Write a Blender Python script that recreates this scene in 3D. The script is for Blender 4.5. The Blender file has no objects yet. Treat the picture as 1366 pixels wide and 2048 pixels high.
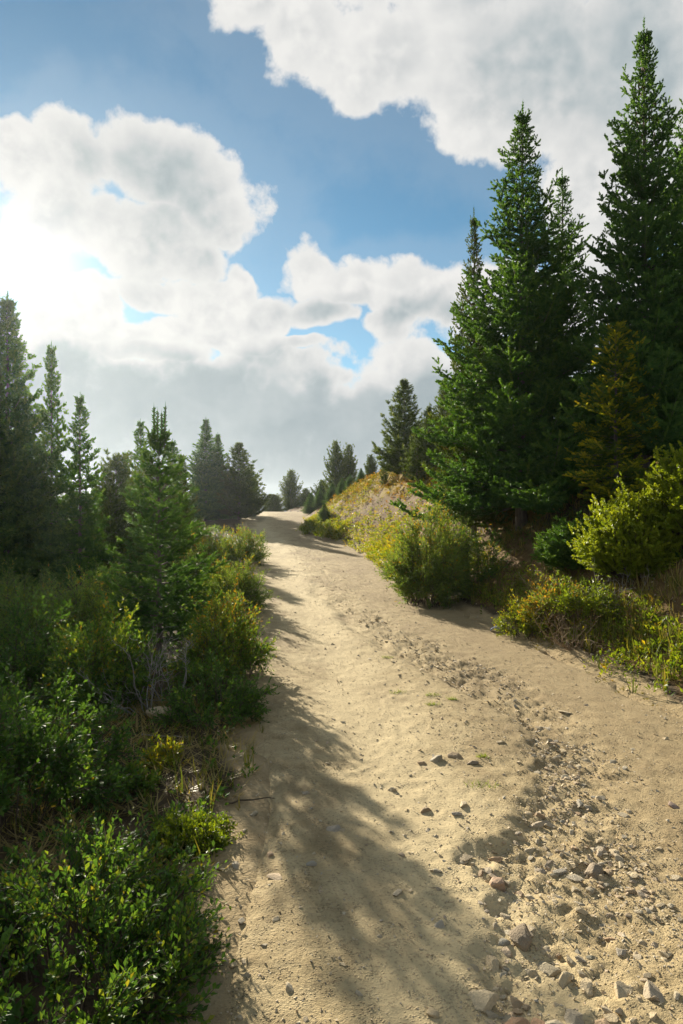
import bpy, bmesh, math, random
import numpy as np

random.seed(11)
RNG = np.random.default_rng(11)
SC = bpy.context.scene
COL = SC.collection
R = math.radians

# ------------------------------------------------------------------ camera
CAM_H = 1.6            # eye height above the track
FPX = 1400.0           # focal length in photo pixels (photo is 1366 x 2048)
HORIZON = 1000.0       # photo row of the horizon
cam_data = bpy.data.cameras.new("camera")
cam = bpy.data.objects.new("camera", cam_data)
COL.objects.link(cam)
cam.location = (0, 0, CAM_H)
cam.rotation_euler = (R(90), 0, 0)
cam_data.sensor_fit = 'VERTICAL'
cam_data.sensor_height = 36.0
cam_data.sensor_width = 24.0
cam_data.lens = FPX / 2048 * 36.0
cam_data.shift_y = -(1024 - HORIZON) / 2048
cam_data.clip_start = 0.05
cam_data.clip_end = 5000
SC.camera = cam

# ------------------------------------------------------------------ sun and sky
SUN_AZ = math.atan((52 - 683) / FPX)          # left of straight ahead
SUN_EL = R(17.5)
EXPOSURE = 1.25
SKY_STRENGTH = 0.082
SUN_STRENGTH = 5.0

sun_data = bpy.data.lights.new("sun", 'SUN')
sun_data.energy = SUN_STRENGTH
sun_data.angle = R(0.6)
sun_data.color = (1.0, 0.91, 0.74)
sun = bpy.data.objects.new("sun", sun_data)
COL.objects.link(sun)
sun.location = (-10, 20, 12)
# lamp shines along its -Z: point it away from the sun's place in the sky
sun.rotation_euler = (R(90) - SUN_EL, 0, math.pi - SUN_AZ)

SC.view_settings.view_transform = 'Standard'
SC.view_settings.look = 'None'
SC.view_settings.gamma = 1.0
SC.view_settings.use_curve_mapping = False
SC.view_settings.exposure = EXPOSURE
SC.render.engine = 'CYCLES'
SC.cycles.max_bounces = 6
SC.cycles.diffuse_bounces = 3
SC.cycles.glossy_bounces = 2
SC.cycles.transmission_bounces = 4
SC.cycles.transparent_max_bounces = 6
SC.cycles.volume_bounces = 0
SC.cycles.caustics_reflective = False
SC.cycles.caustics_refractive = False
SC.cycles.use_denoising = True
SC.cycles.sample_clamp_indirect = 6.0


class NT:
    """tiny helper to wire shader nodes"""
    def __init__(self, tree):
        self.t = tree
        self.n = tree.nodes
        self.l = tree.links

    def new(self, kind, **kw):
        n = self.n.new(kind)
        for k, v in kw.items():
            setattr(n, k, v)
        return n

    def put(self, sock, v):
        if isinstance(v, bpy.types.NodeSocket):
            self.l.new(v, sock)
        elif isinstance(v, (tuple, list)) and sock.type == 'RGBA' and len(v) == 3:
            sock.default_value = (*v, 1)
        else:
            sock.default_value = v

    def math(self, op, a, b=0.0, c=0.0, clamp=False):
        n = self.new('ShaderNodeMath', operation=op, use_clamp=clamp)
        self.put(n.inputs[0], a)
        self.put(n.inputs[1], b)
        if len(n.inputs) > 2:
            self.put(n.inputs[2], c)
        return n.outputs[0]

    def vmath(self, op, a, b=(0, 0, 0), c=(0, 0, 0)):
        n = self.new('ShaderNodeVectorMath', operation=op)
        self.put(n.inputs[0], a)
        self.put(n.inputs[1], b)
        self.put(n.inputs[2], c)
        return n

    def mrange(self, v, a, b, c=0.0, d=1.0, smooth=True):
        n = self.new('ShaderNodeMapRange')
        n.interpolation_type = 'SMOOTHSTEP' if smooth else 'LINEAR'
        n.clamp = True
        self.put(n.inputs[0], v)
        for i, x in enumerate((a, b, c, d)):
            self.put(n.inputs[i + 1], x)
        return n.outputs[0]

    def noise(self, vec, scale, detail=4, rough=0.55, dist=0.0, color=False):
        n = self.new('ShaderNodeTexNoise')
        if vec is not None:
            self.put(n.inputs['Vector'], vec)
        n.inputs['Scale'].default_value = scale
        n.inputs['Detail'].default_value = detail
        n.inputs['Roughness'].default_value = rough
        n.inputs['Distortion'].default_value = dist
        return n.outputs[1] if color else n.outputs[0]

    def mix(self, f, a, b, blend='MIX'):
        n = self.new('ShaderNodeMix', data_type='RGBA', blend_type=blend)
        n.clamp_factor = True
        self.put(n.inputs[0], f)
        self.put(n.inputs[6], a)
        self.put(n.inputs[7], b)
        return n.outputs[2]

    def ramp(self, f, stops):
        n = self.new('ShaderNodeValToRGB')
        self.put(n.inputs[0], f)
        el = n.color_ramp.elements
        while len(el) < len(stops):
            el.new(0.5)
        for e, (p, c) in zip(el, stops):
            e.position = p
            e.color = (*c, 1)
        return n.outputs[0]


def azel(px, py):
    dx, dz = (px - 683) / FPX, (HORIZON - py) / FPX
    return math.atan(dx), math.atan2(dz, math.hypot(1, dx))


def build_world():
    w = bpy.data.worlds.new("World")
    SC.world = w
    w.use_nodes = True
    t = NT(w.node_tree)
    t.n.clear()
    out = t.new('ShaderNodeOutputWorld')
    bg = t.new('ShaderNodeBackground')
    t.l.new(bg.outputs[0], out.inputs[0])
    bg.inputs[1].default_value = SKY_STRENGTH
    sky = t.new('ShaderNodeTexSky', sky_type='NISHITA')
    sky.sun_disc = False
    sky.sun_elevation = SUN_EL
    sky.sun_rotation = SUN_AZ
    sky.altitude = 3300
    sky.air_density = 1.0
    sky.dust_density = 0.6
    sky.ozone_density = 1.4
    D = t.new('ShaderNodeTexCoord').outputs['Generated']
    sep = t.new('ShaderNodeSeparateXYZ')
    t.l.new(D, sep.inputs[0])
    az = t.math('ARCTAN2', sep.outputs[0], sep.outputs[1])
    el = t.math('ARCSINE', sep.outputs[2])
    # small warp so that cloud outlines billow
    wn = t.vmath('SUBTRACT', t.noise(D, 6.0, 4, 0.55, color=True), (0.5, 0.5, 0.5)).outputs[0]
    comb = t.new('ShaderNodeCombineXYZ')
    t.put(comb.inputs[0], az)
    t.put(comb.inputs[1], el)
    uv = t.vmath('MULTIPLY_ADD', wn, (0.16, 0.13, 0.0), comb.outputs[0]).outputs[0]

    def field(blobs):
        acc = None
        for (px, py, rx, ry) in blobs:
            a, e = azel(px, py)
            sx, sy = FPX / rx, FPX / ry
            m = t.vmath('MULTIPLY_ADD', uv, (sx, sy, 0), (-a * sx, -e * sy, 0)).outputs[0]
            ln = t.vmath('LENGTH', m).outputs[1]
            acc = ln if acc is None else t.math('MINIMUM', acc, ln)
        return t.math('SUBTRACT', 1.0, acc)

    puffs = [
        # high cloud on the right
        (520, 20, 130, 70), (640, 90, 150, 105), (800, 120, 240, 140), (960, 190, 200, 110), (1080, 130, 220, 190),
        (1300, 200, 260, 300), (1200, 420, 130, 170), (900, -120, 520, 190), (1240, 620, 200, 140), (720, 170, 120, 80),
        # tall heap beside the sun
        (180, 325, 150, 110), (330, 340, 200, 120), (440, 400, 140, 120), (110, 440, 180, 110), (300, 470, 220, 95), (400, 500, 110, 70),
        (20, 330, 110, 70), (60, 520, 110, 90), (480, 440, 70, 70),
        # lower broken puffs
        (200, 605, 125, 65), (330, 570, 110, 60), (420, 600, 140, 75), (520, 625, 105, 65), (350, 650, 110, 55), (170, 660, 80, 35), (480, 560, 60, 60), (260, 660, 130, 50), (440, 670, 130, 40), (90, 620, 80, 60), (330, 700, 160, 40), (520, 690, 90, 30),
        # centre heap
        (610, 530, 90, 80), (700, 560, 120, 70), (850, 590, 150, 85), (960, 600, 150, 95), (780, 640, 120, 55), (620, 620, 90, 50),
        (830, 730, 180, 70), (600, 690, 70, 25),
    ]
    fine = t.noise(D, 9.0, 10, 0.66, 0.1)
    toward_sun = (-0.014, 0.0, 0.012)
    D2 = t.vmath('ADD', D, toward_sun).outputs[0]
    fine2 = t.noise(D2, 9.0, 6, 0.66, 0.1)
    def billow(vec):
        v = t.new('ShaderNodeTexVoronoi', feature='F1')
        t.put(v.inputs['Vector'], vec)
        for nm, val in (('Scale', 13.0), ('Detail', 2.0), ('Roughness', 0.5), ('Lacunarity', 2.3)):
            v.inputs[nm].default_value = val
        v.normalize = True
        return t.math('SUBTRACT', 0.62, t.math('MULTIPLY', v.outputs['Distance'], 1.25))
    jig = t.vmath('MULTIPLY_ADD', wn, (0.07, 0.07, 0.07), D).outputs[0]
    jig2 = t.vmath('ADD', jig, toward_sun).outputs[0]
    bil, bil2 = billow(jig), billow(jig2)
    # beyond the frame the same broken cumulus goes on
    far_n = t.noise(D, 2.3, 2, 0.5)
    side = t.math('ABSOLUTE', az)
    away = t.math('MAXIMUM', t.mrange(side, 0.50, 0.75), t.mrange(el, 0.72, 0.95))
    far_f = t.math('MULTIPLY_ADD', far_n, 3.4, -1.65)
    far_f = t.math('MULTIPLY_ADD', away, t.math('ADD', far_f, 2.0), -2.0)
    # long grey bank that lies all round above the horizon
    sep2 = t.new('ShaderNodeSeparateXYZ')
    t.l.new(uv, sep2.inputs[0])
    el_w = t.math('ADD', sep2.outputs[1], t.math('MULTIPLY', t.math('SUBTRACT', t.noise(D, 5.0, 3, 0.5), 0.5), 0.16))
    el_w = t.math('MULTIPLY_ADD', bil, -0.045, t.math('ADD', el_w, 0.008))
    f_bank = t.math('MINIMUM', t.math('MULTIPLY', t.math('SUBTRACT', 0.240, el_w), 10.0), 0.85)
    body = t.math('MAXIMUM', t.math('MAXIMUM', field(puffs), f_bank), far_f)
    body = t.math('MAXIMUM', body, -0.8)
    dens = t.math('MULTIPLY_ADD', t.math('SUBTRACT', fine, 0.5), 1.15, t.math('MULTIPLY_ADD', body, 0.95, t.math('MULTIPLY', bil, 0.55)))
    alpha = t.mrange(dens, 0.27, 0.50)
    veil = t.math('MULTIPLY', t.mrange(dens, -0.45, 0.15), 0.10)
    alpha = t.math('MAXIMUM', alpha, veil)
    # grey where the cloud is thick and turned from the sun
    grey_blobs = [(340, 385, 170, 110), (1250, 30, 330, 190), (830, 625, 190, 40), (640, 610, 110, 30)]
    g = t.mrange(field(grey_blobs), -0.5, 0.9, 0.0, 0.8)
    streak = t.noise(t.vmath('MULTIPLY', D, (3.5, 3.5, 5.0)).outputs[0], 1.6, 4, 0.5)
    g_bank = t.math('MULTIPLY', t.mrange(el_w, 0.226, 0.170), t.mrange(streak, 0.28, 0.62, 0.78, 1.30))
    g = t.math('MAXIMUM', g, g_bank, clamp=True)
    thick = t.mrange(dens, 0.25, 0.9)
    relief = t.math('ADD', t.math('MULTIPLY', t.math('SUBTRACT', fine, fine2), 0.6), t.math('MULTIPLY', t.math('SUBTRACT', bil, bil2), 0.75))
    in_bank = t.mrange(el_w, 0.24, 0.17)
    lit = t.math('MULTIPLY_ADD', t.math('MULTIPLY', relief, t.math('MULTIPLY_ADD', in_bank, -2.6, 3.4)), 1.0, 0.5, clamp=True)
    shade = t.math('MULTIPLY', thick, t.math('MULTIPLY_ADD', g, 0.62, 0.14))
    shade = t.math('ADD', shade, t.math('MULTIPLY', t.math('SUBTRACT', 0.5, lit), t.math('MULTIPLY', thick, 0.42)), clamp=True)
    sd = (math.sin(SUN_AZ) * math.cos(SUN_EL), math.cos(SUN_AZ) * math.cos(SUN_EL), math.sin(SUN_EL))
    cosang = t.vmath('DOT_PRODUCT', D, sd).outputs[1]
    ang = t.math('ARCCOSINE', t.math('MINIMUM', cosang, 0.99999))
    glow = t.math('POWER', 2.718, t.math('MULTIPLY', ang, -9.0))
    core = t.math('POWER', 2.718, t.math('MULTIPLY', ang, -28.0))
    cc = t.ramp(shade, [(0.0, (4.5, 4.45, 4.32)), (0.30, (3.5, 3.57, 3.55)), (0.62, (2.45, 2.75, 2.84)), (1.0, (1.35, 1.75, 1.95))])
    gain = t.math('ADD', t.math('MULTIPLY_ADD', glow, -0.34, 0.98), t.math('MULTIPLY', core, 1.1))
    cvec = t.vmath('SCALE', cc)
    t.put(cvec.inputs[3], gain)
    sky_c = t.mix(1.0, sky.outputs[0], (0.52, 0.70, 0.63), 'MULTIPLY')
    halo = t.vmath('SCALE', (9.0, 8.6, 7.6))
    t.put(halo.inputs[3], t.math('ADD', t.math('MULTIPLY', core, 0.8), t.math('MULTIPLY', glow, 0.04)))
    sky_c = t.vmath('ADD', sky_c, halo.outputs[0]).outputs[0]
    # towards the horizon the cloud bank thins into pale air
    col = t.mix(alpha, sky_c, cvec.outputs[0])
    hz = t.math('MULTIPLY', t.mrange(el, 0.10, 0.0), 0.6)
    col = t.mix(hz, col, (2.1, 2.4, 2.5))
    t.put(bg.inputs[0], col)
    w.cycles.sampling_method = 'MANUAL'
    w.cycles.sample_map_resolution = 512


build_world()


# ------------------------------------------------------------------ noise in numpy
def _hash2(ix, iy, seed):
    h = (ix.astype(np.int64) * 374761393 + iy.astype(np.int64) * 668265263 + seed * 974711) & 0xffffffff
    h = ((h ^ (h >> 13)) * 1274126177) & 0xffffffff
    h = h ^ (h >> 16)
    return (h & 0xffff) / 32767.5 - 1.0


def vnoise(x, y, seed=0):
    x = np.asarray(x, float)
    y = np.asarray(y, float)
    ix, iy = np.floor(x), np.floor(y)
    fx, fy = x - ix, y - iy
    ux = fx * fx * fx * (fx * (fx * 6 - 15) + 10)
    uy = fy * fy * fy * (fy * (fy * 6 - 15) + 10)
    a = _hash2(ix, iy, seed)
    b = _hash2(ix + 1, iy, seed)
    c = _hash2(ix, iy + 1, seed)
    d = _hash2(ix + 1, iy + 1, seed)
    return (a + (b - a) * ux) * (1 - uy) + (c + (d - c) * ux) * uy


def fbm(x, y, octv=4, seed=0, gain=0.5):
    s, a, n = 0.0, 1.0, 0.0
    for o in range(octv):
        k = 2.03 ** o
        s = s + a * vnoise(x * k + o * 17.3, y * k - o * 9.1, seed + o)
        n += a
        a *= gain
    return s / n


def sstep(a, b, v):
    t = np.clip((v - a) / (b - a), 0, 1)
    return t * t * (3 - 2 * t)


class Curve1:
    """smoothed table look-up along the track"""
    def __init__(self, pts, blur=1.2):
        xs, ys = zip(*pts)
        self.g = np.arange(xs[0], xs[-1] + 0.05, 0.05)
        v = np.interp(self.g, xs, ys)
        k = int(blur / 0.05) | 1
        ker = np.hanning(k + 2)
        ker /= ker.sum()
        p = len(ker) // 2
        vp = np.concatenate([2 * v[0] - v[p:0:-1], v, 2 * v[-1] - v[-2:-p - 2:-1]])
        self.v = np.convolve(vp, ker, 'valid')[:len(self.g)]

    def __call__(self, y):
        return np.interp(y, self.g, self.v)


XL = Curve1([(-8, -.6), (1, -.36), (2.14, -.37), (3.7, -.45), (5.2, -.6), (6.8, -.8), (9, -1.05), (11.2, -1.4), (15, -1.9),
             (22, -2.8), (30, -4.1), (42, -5.9), (50, -8.5), (62, -14)])
XR = Curve1([(-8, 3.1), (1, 2.9), (2.14, 2.8), (3.7, 2.62), (5.2, 2.5), (6.8, 2.3), (9, 1.95), (11.2, 1.6), (15, 1.2),
             (22, .45), (30, -1.4), (42, -2.2), (50, -4.5), (62, -10)])
ZR = Curve1([(-40, -.4), (-8, 0), (18, 0), (24, .1), (30, .33), (40, .78), (45, .86), (50, .7), (60, -.6), (100, -8), (200, -20), (1200, -21)], 4)
HB = Curve1([(-8, .5), (0, .8), (4, 1.2), (7, 1.6), (13, 2.2), (17, 3.2), (24, 3.15), (30, 2.15), (40, .95), (50, .35), (60, .2)], 3)
WB = Curve1([(-8, 2), (0, 2), (4, 2.3), (7, 2.8), (13, 3.2), (18, 3.3), (24, 3.1), (30, 2.5), (40, 1.7), (60, 1.5)], 3)
WL = Curve1([(1, .4), (2.24, .43), (2.95, .55), (3.5, .8), (4.3, 1.16), (5.0, 1.3), (5.8, 1.02), (6.8, .71), (8.6, .23), (11.8, -.36), (16, -1.0), (62, -6)], .5)
WR = Curve1([(1, 1.1), (2.24, 1.25), (3, 1.6), (4.5, 2.0), (5.5, 1.95), (6.8, 1.5), (8.6, .85), (11.8, .1), (16, -.65), (62, -5.5)], .5)


def base_h(x, y):
    """height of the land without the track's own wear"""
    x = np.asarray(x, float)
    y = np.asarray(y, float)
    z = ZR(y)
    dr = x - XR(y)
    dl = XL(y) - x
    s = np.clip((dr - 0.05) / WB(y), 0, 1)
    bank = HB(y) * (0.55 * s + 0.45 * s * s * (3 - 2 * s))
    over = np.clip(dr - WB(y), 0, None)
    bank = bank + 0.16 * np.minimum(over, 9) - 0.22 * np.clip(over - 18, 0, 110)
    left = -0.035 * np.clip(dl, 0, 8) - 0.25 * np.clip(dl - 11, 0, 110)
    rough = np.clip(np.maximum(dr, dl) / 0.5, 0, 1)
    n = fbm(x * .7, y * .7, 4, 3) * .07 * rough + fbm(x * 4, y * 4, 3, 8) * .018 * rough
    cut = s * (1 - s) * 4 * sstep(12, 17, y)
    n = n + cut * (fbm((x + y * .55) * 1.6, (y - x * .3) * .7, 4, 21) * .16 + fbm(x * 7, y * 7, 3, 22) * .035)
    return z + bank + left + n


def wash(x, y):
    """0..1 : how far a spot lies inside the washed-out rut"""
    j = fbm(x * 2.2, y * 2.2, 3, 41) * .18 + fbm(x * 8, y * 8, 4, 42, .65) * .075
    soft = np.where(y < 6, .55, .25)
    return sstep(-.03, .12 + .012 * y, x + j - WL(y)) * sstep(0, soft, WR(y) - x + j) * (1 - .7 * sstep(9, 20, y))


def road_h(x, y):
    z = base_h(x, y)
    w = wash(x, y)
    c = (x - XL(y)) / (XR(y) - XL(y))
    z = z + .010 * np.exp(-((c - .42) / .15) ** 2) * sstep(0, 1, y) - .02 * np.exp(-((c - .24) / .1) ** 2)
    z = z + fbm(x * .9, y * .6, 3, 5) * .018
    z = z - w * (.036 - .01 * sstep(5, 8, y))
    lump = fbm(x * 5, y * 5, 4, 51)
    z = z + w * (lump * .024 + np.abs(fbm(x * 13, y * 11, 4, 52, .65)) * .026)
    # little gullies that run down the track
    gx = x + .32 * y - .25 * vnoise(y * .55, y * 0, 77)
    gul = np.exp(-((((gx * 1.4) % 1.0) - .5) / .07) ** 2) * sstep(-.1, .45, fbm(x * .45, y * .25, 2, 71))
    z = z - gul * .022 * sstep(2, 4, y)
    rl = x - WL(y) - .08 + .1 * vnoise(y * 1.7, y * 0, 78) + .03 * vnoise(y * 7, y * 0, 79)
    z = z - .045 * np.exp(-(rl / (.05 + .006 * y)) ** 2) * sstep(4.6, 5.6, y) * sstep(15, 11, y)
    rip = np.exp(-((c - .45) / .33) ** 2)
    z = z + fbm(x * 14, y * 14, 4, 61, .7) * (.0060 + .006 * w + .004 * rip)
    z = z + np.maximum(fbm(x * 3.1, y * 3.1, 2, 65), 0) * fbm(x * 22, y * 22, 3, 66, .7) * .012
    z = z + np.maximum(fbm(x * 2.4, y * 1.6, 4, 63, .65), 0) * .016 * sstep(9, 14, y)
    return z


def ground_z(x, y):
    """the surface one stands on: track inside its edges, land outside"""
    x = np.asarray(x, float)
    y = np.asarray(y, float)
    inside = (x > XL(y) + .1) & (x < XR(y) - .1) & (y < 60)
    return np.where(inside, road_h(x, y), base_h(x, y))


def at(px, depth):
    """x for a photo column at a given distance"""
    return (px - 683) / FPX * depth


def hit(px, py):
    """distance at which the ray through a photo pixel meets the land"""
    d = np.linspace(2, 70, 6800)
    z = CAM_H + (HORIZON - py) / FPX * d
    under = base_h(at(px, d), d) > z
    return float(d[np.argmax(under)]) if under.any() else None


def top_z(py, depth):
    return CAM_H + (HORIZON - py) / FPX * depth


# ------------------------------------------------------------------ mesh helpers
def mesh_np(name, V, faces, mat=None, smooth=False, tint=None, extra=None):
    """faces: list of (n,k) int arrays"""
    if not isinstance(faces, list):
        faces = [faces]
    me = bpy.data.meshes.new(name)
    me.vertices.add(len(V))
    me.vertices.foreach_set("co", np.ascontiguousarray(V, np.float32).ravel())
    nl = sum(f.size for f in faces)
    npoly = sum(len(f) for f in faces)
    me.loops.add(nl)
    me.loops.foreach_set("vertex_index", np.concatenate([f.ravel() for f in faces]).astype(np.int32))
    me.polygons.add(npoly)
    starts, p = [], 0
    for f in faces:
        starts.append(p + np.arange(len(f)) * f.shape[1])
        p += f.size
    me.polygons.foreach_set("loop_start", np.concatenate(starts).astype(np.int32))
    me.polygons.foreach_set("use_smooth", np.full(npoly, bool(smooth)))
    if tint is not None:
        a = me.attributes.new("tint", 'FLOAT', 'POINT')
        a.data.foreach_set("value", np.ascontiguousarray(tint, np.float32))
    for k, v in (extra or {}).items():
        a = me.attributes.new(k, 'FLOAT', 'POINT')
        a.data.foreach_set("value", np.ascontiguousarray(v, np.float32))
    me.update(calc_edges=True)
    if mat:
        me.materials.append(mat)
    return me


def link(name, me, parent=None, loc=None, rz=0.0, scale=None):
    o = bpy.data.objects.new(name, me)
    COL.objects.link(o)
    if parent:
        o.parent = parent
    if loc is not None:
        o.location = loc
    o.rotation_euler[2] = rz
    if scale is not None:
        o.scale = scale if isinstance(scale, (tuple, list)) else (scale,) * 3
    return o


def tag(o, label=None, cat=None, group=None, kind=None):
    for k, v in (('label', label), ('category', cat), ('group', group), ('kind', kind)):
        if v:
            o[k] = v
    return o


def unit(v):
    return v / np.maximum(np.linalg.norm(v, axis=-1, keepdims=True), 1e-9)


def frames(d, rng, up=None):
    """orthonormal frames with Y along d; Z random or leaning to 'up'"""
    d = unit(d)
    ref = rng.normal(size=d.shape) if up is None else up
    x = unit(np.cross(d, ref))
    z = np.cross(x, d)
    return x, d, z


def scatter(tv, tf, pos, d, s, rng, up=None, sx=None):
    """copies of a template (Y axis along d) as joined vertex and face arrays"""
    n = len(pos)
    X, Y, Z = frames(d, rng, up)
    s = np.broadcast_to(np.asarray(s, float), (n,))
    w = s if sx is None else np.broadcast_to(np.asarray(sx, float), (n,))
    V = (pos[:, None, :]
         + (tv[None, :, 0, None] * w[:, None, None]) * X[:, None, :]
         + (tv[None, :, 1, None] * s[:, None, None]) * Y[:, None, :]
         + (tv[None, :, 2, None] * w[:, None, None]) * Z[:, None, :]).reshape(-1, 3)
    F = (tf[None] + (np.arange(n) * len(tv))[:, None, None]).reshape(-1, tf.shape[1])
    return V, F


def tubes(paths, radii, sides=4):
    """paths (n,k,3), radii (n,k): tapered tubes joined into one array"""
    n, k, _ = paths.shape
    tan = np.gradient(paths, axis=1)
    tan = unit(tan)
    ref = np.where(np.abs(tan[..., 2:3]) > .9, np.array([1., 0, 0]), np.array([0, 0, 1.]))
    a = unit(np.cross(tan, ref))
    b = np.cross(tan, a)
    th = np.arange(sides) / sides * 2 * np.pi
    ring = (np.cos(th)[None, None, :, None] * a[:, :, None] + np.sin(th)[None, None, :, None] * b[:, :, None])
    V = (paths[:, :, None] + ring * radii[:, :, None, None]).reshape(-1, 3)
    i = np.arange(n)[:, None, None] * k * sides
    j = np.arange(k - 1)[None, :, None] * sides
    q = np.arange(sides)[None, None, :]
    q2 = (q + 1) % sides
    F = np.stack([i + j + q, i + j + q2, i + j + sides + q2, i + j + sides + q], -1).reshape(-1, 4)
    return V, F


def join(parts):
    """[(V, F, tint)] -> V, F, tint with equal face sizes"""
    Vs, Fs, Ts, o = [], [], [], 0
    for V, F, T in parts:
        Vs.append(V)
        Fs.append(F + o)
        Ts.append(np.broadcast_to(T, (len(V),)))
        o += len(V)
    return np.concatenate(Vs), np.concatenate(Fs), np.concatenate(Ts)


# ------------------------------------------------------------------ materials
def new_mat(name):
    m = bpy.data.materials.new(name)
    m.use_nodes = True
    t = NT(m.node_tree)
    t.n.clear()
    out = t.new('ShaderNodeOutputMaterial')
    return m, t, out


def leaf_mat(name, stops, trans=0.38, rough=0.5, spec=0.35, warm=(1.25, 1.15, 0.45)):
    m, t, out = new_mat(name)
    at_ = t.new('ShaderNodeAttribute', attribute_name='tint')
    oi = t.new('ShaderNodeObjectInfo')
    f = t.math('ADD', at_.outputs['Fac'], t.math('MULTIPLY_ADD', oi.outputs['Random'], 0.12, -0.06), clamp=True)
    c = t.ramp(f, stops)
    p = t.new('ShaderNodeBsdfPrincipled')
    t.put(p.inputs['Base Color'], c)
    p.inputs['Roughness'].default_value = rough
    p.inputs['Specular IOR Level'].default_value = spec
    tr = t.new('ShaderNodeBsdfTranslucent')
    t.put(tr.inputs[0], t.mix(1.0, c, warm, 'MULTIPLY'))
    mx = t.new('ShaderNodeMixShader')
    mx.inputs[0].default_value = trans
    t.l.new(p.outputs[0], mx.inputs[1])
    t.l.new(tr.outputs[0], mx.inputs[2])
    t.l.new(mx.outputs[0], out.inputs[0])
    return m


def bark_mat(name, a, b, scale=30):
    m, t, out = new_mat(name)
    tc = t.new('ShaderNodeTexCoord').outputs['Object']
    st = t.vmath('MULTIPLY', tc, (1, 1, .25)).outputs[0]
    n = t.noise(st, scale, 5, .65)
    p = t.new('ShaderNodeBsdfPrincipled')
    t.put(p.inputs['Base Color'], t.ramp(n, [(.3, a), (.7, b)]))
    p.inputs['Roughness'].default_value = .85
    bp = t.new('ShaderNodeBump')
    bp.inputs['Strength'].default_value = .6
    bp.inputs['Distance'].default_value = .01
    t.put(bp.inputs['Height'], n)
    t.l.new(bp.outputs[0], p.inputs['Normal'])
    t.l.new(p.outputs[0], out.inputs[0])
    return m


def road_mat():
    m, t, out = new_mat("sandy_dirt")
    P = t.new('ShaderNodeTexCoord').outputs['Object']
    big = t.noise(P, .9, 4, .6)
    mid = t.noise(P, 6, 5, .65)
    grit = t.noise(P, 70, 4, .7)
    fine = t.noise(P, 260, 2, .6)
    wsh = t.new('ShaderNodeAttribute', attribute_name='tint').outputs['Fac']
    c = t.ramp(mid, [(.3, (.31, .230, .115)), (.5, (.43, .330, .175)), (.72, (.53, .420, .235))])
    ac = t.new('ShaderNodeAttribute', attribute_name='across').outputs['Fac']
    acw = t.math('ADD', ac, t.math('MULTIPLY_ADD', t.noise(P, 1.3, 4, .6), .36, -.18))
    packed = t.math('MULTIPLY', t.mrange(acw, .08, .22), t.mrange(acw, .46, .32))
    c = t.mix(t.math('MULTIPLY', packed, .7), c, (.55, .44, .25))
    patchy = t.noise(t.vmath('MULTIPLY', P, (1.0, .45, 1.0)).outputs[0], 1.1, 6, .68)
    c = t.mix(t.math('MULTIPLY', t.mrange(patchy, .47, .62), t.math('MULTIPLY_ADD', packed, -.4, .70)), c, (.27, .195, .10))
    c = t.mix(t.math('MULTIPLY', t.mrange(acw, .42, .85), .62), c, (.32, .235, .125))
    c = t.mix(t.math('MULTIPLY', t.mrange(grit, .52, .68), .8), c, (.22, .16, .09))
    c = t.mix(t.math('MULTIPLY', t.mrange(grit, .40, .28), .35), c, (.56, .45, .30))
    c = t.mix(t.math('MULTIPLY', wsh, t.mrange(mid, .45, .7, 0, .35)), c, (.32, .25, .15))
    vor = t.new('ShaderNodeTexVoronoi')
    t.put(vor.inputs['Vector'], P)
    vor.inputs['Scale'].default_value = 85
    peb = t.mrange(vor.outputs['Distance'], .42, .1)
    pk = t.math('MULTIPLY', peb, t.mrange(t.noise(P, 9, 3, .6), .46, .62))
    c = t.mix(t.math('MULTIPLY', pk, .5), c, (.27, .205, .125))
    p = t.new('ShaderNodeBsdfPrincipled')
    t.put(p.inputs['Base Color'], c)
    p.inputs['Roughness'].default_value = .92
    p.inputs['Specular IOR Level'].default_value = .2
    h = t.math('MULTIPLY_ADD', grit, .6, t.math('MULTIPLY', fine, .25))
    h = t.math('ADD', h, t.math('MULTIPLY', pk, .9))
    bp = t.new('ShaderNodeBump')
    t.put(bp.inputs['Strength'], t.math('MULTIPLY_ADD', packed, -.45, .95))
    bp.inputs['Distance'].default_value = .016
    t.put(bp.inputs['Height'], h)
    t.l.new(bp.outputs[0], p.inputs['Normal'])
    t.l.new(p.outputs[0], out.inputs[0])
    return m


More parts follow.
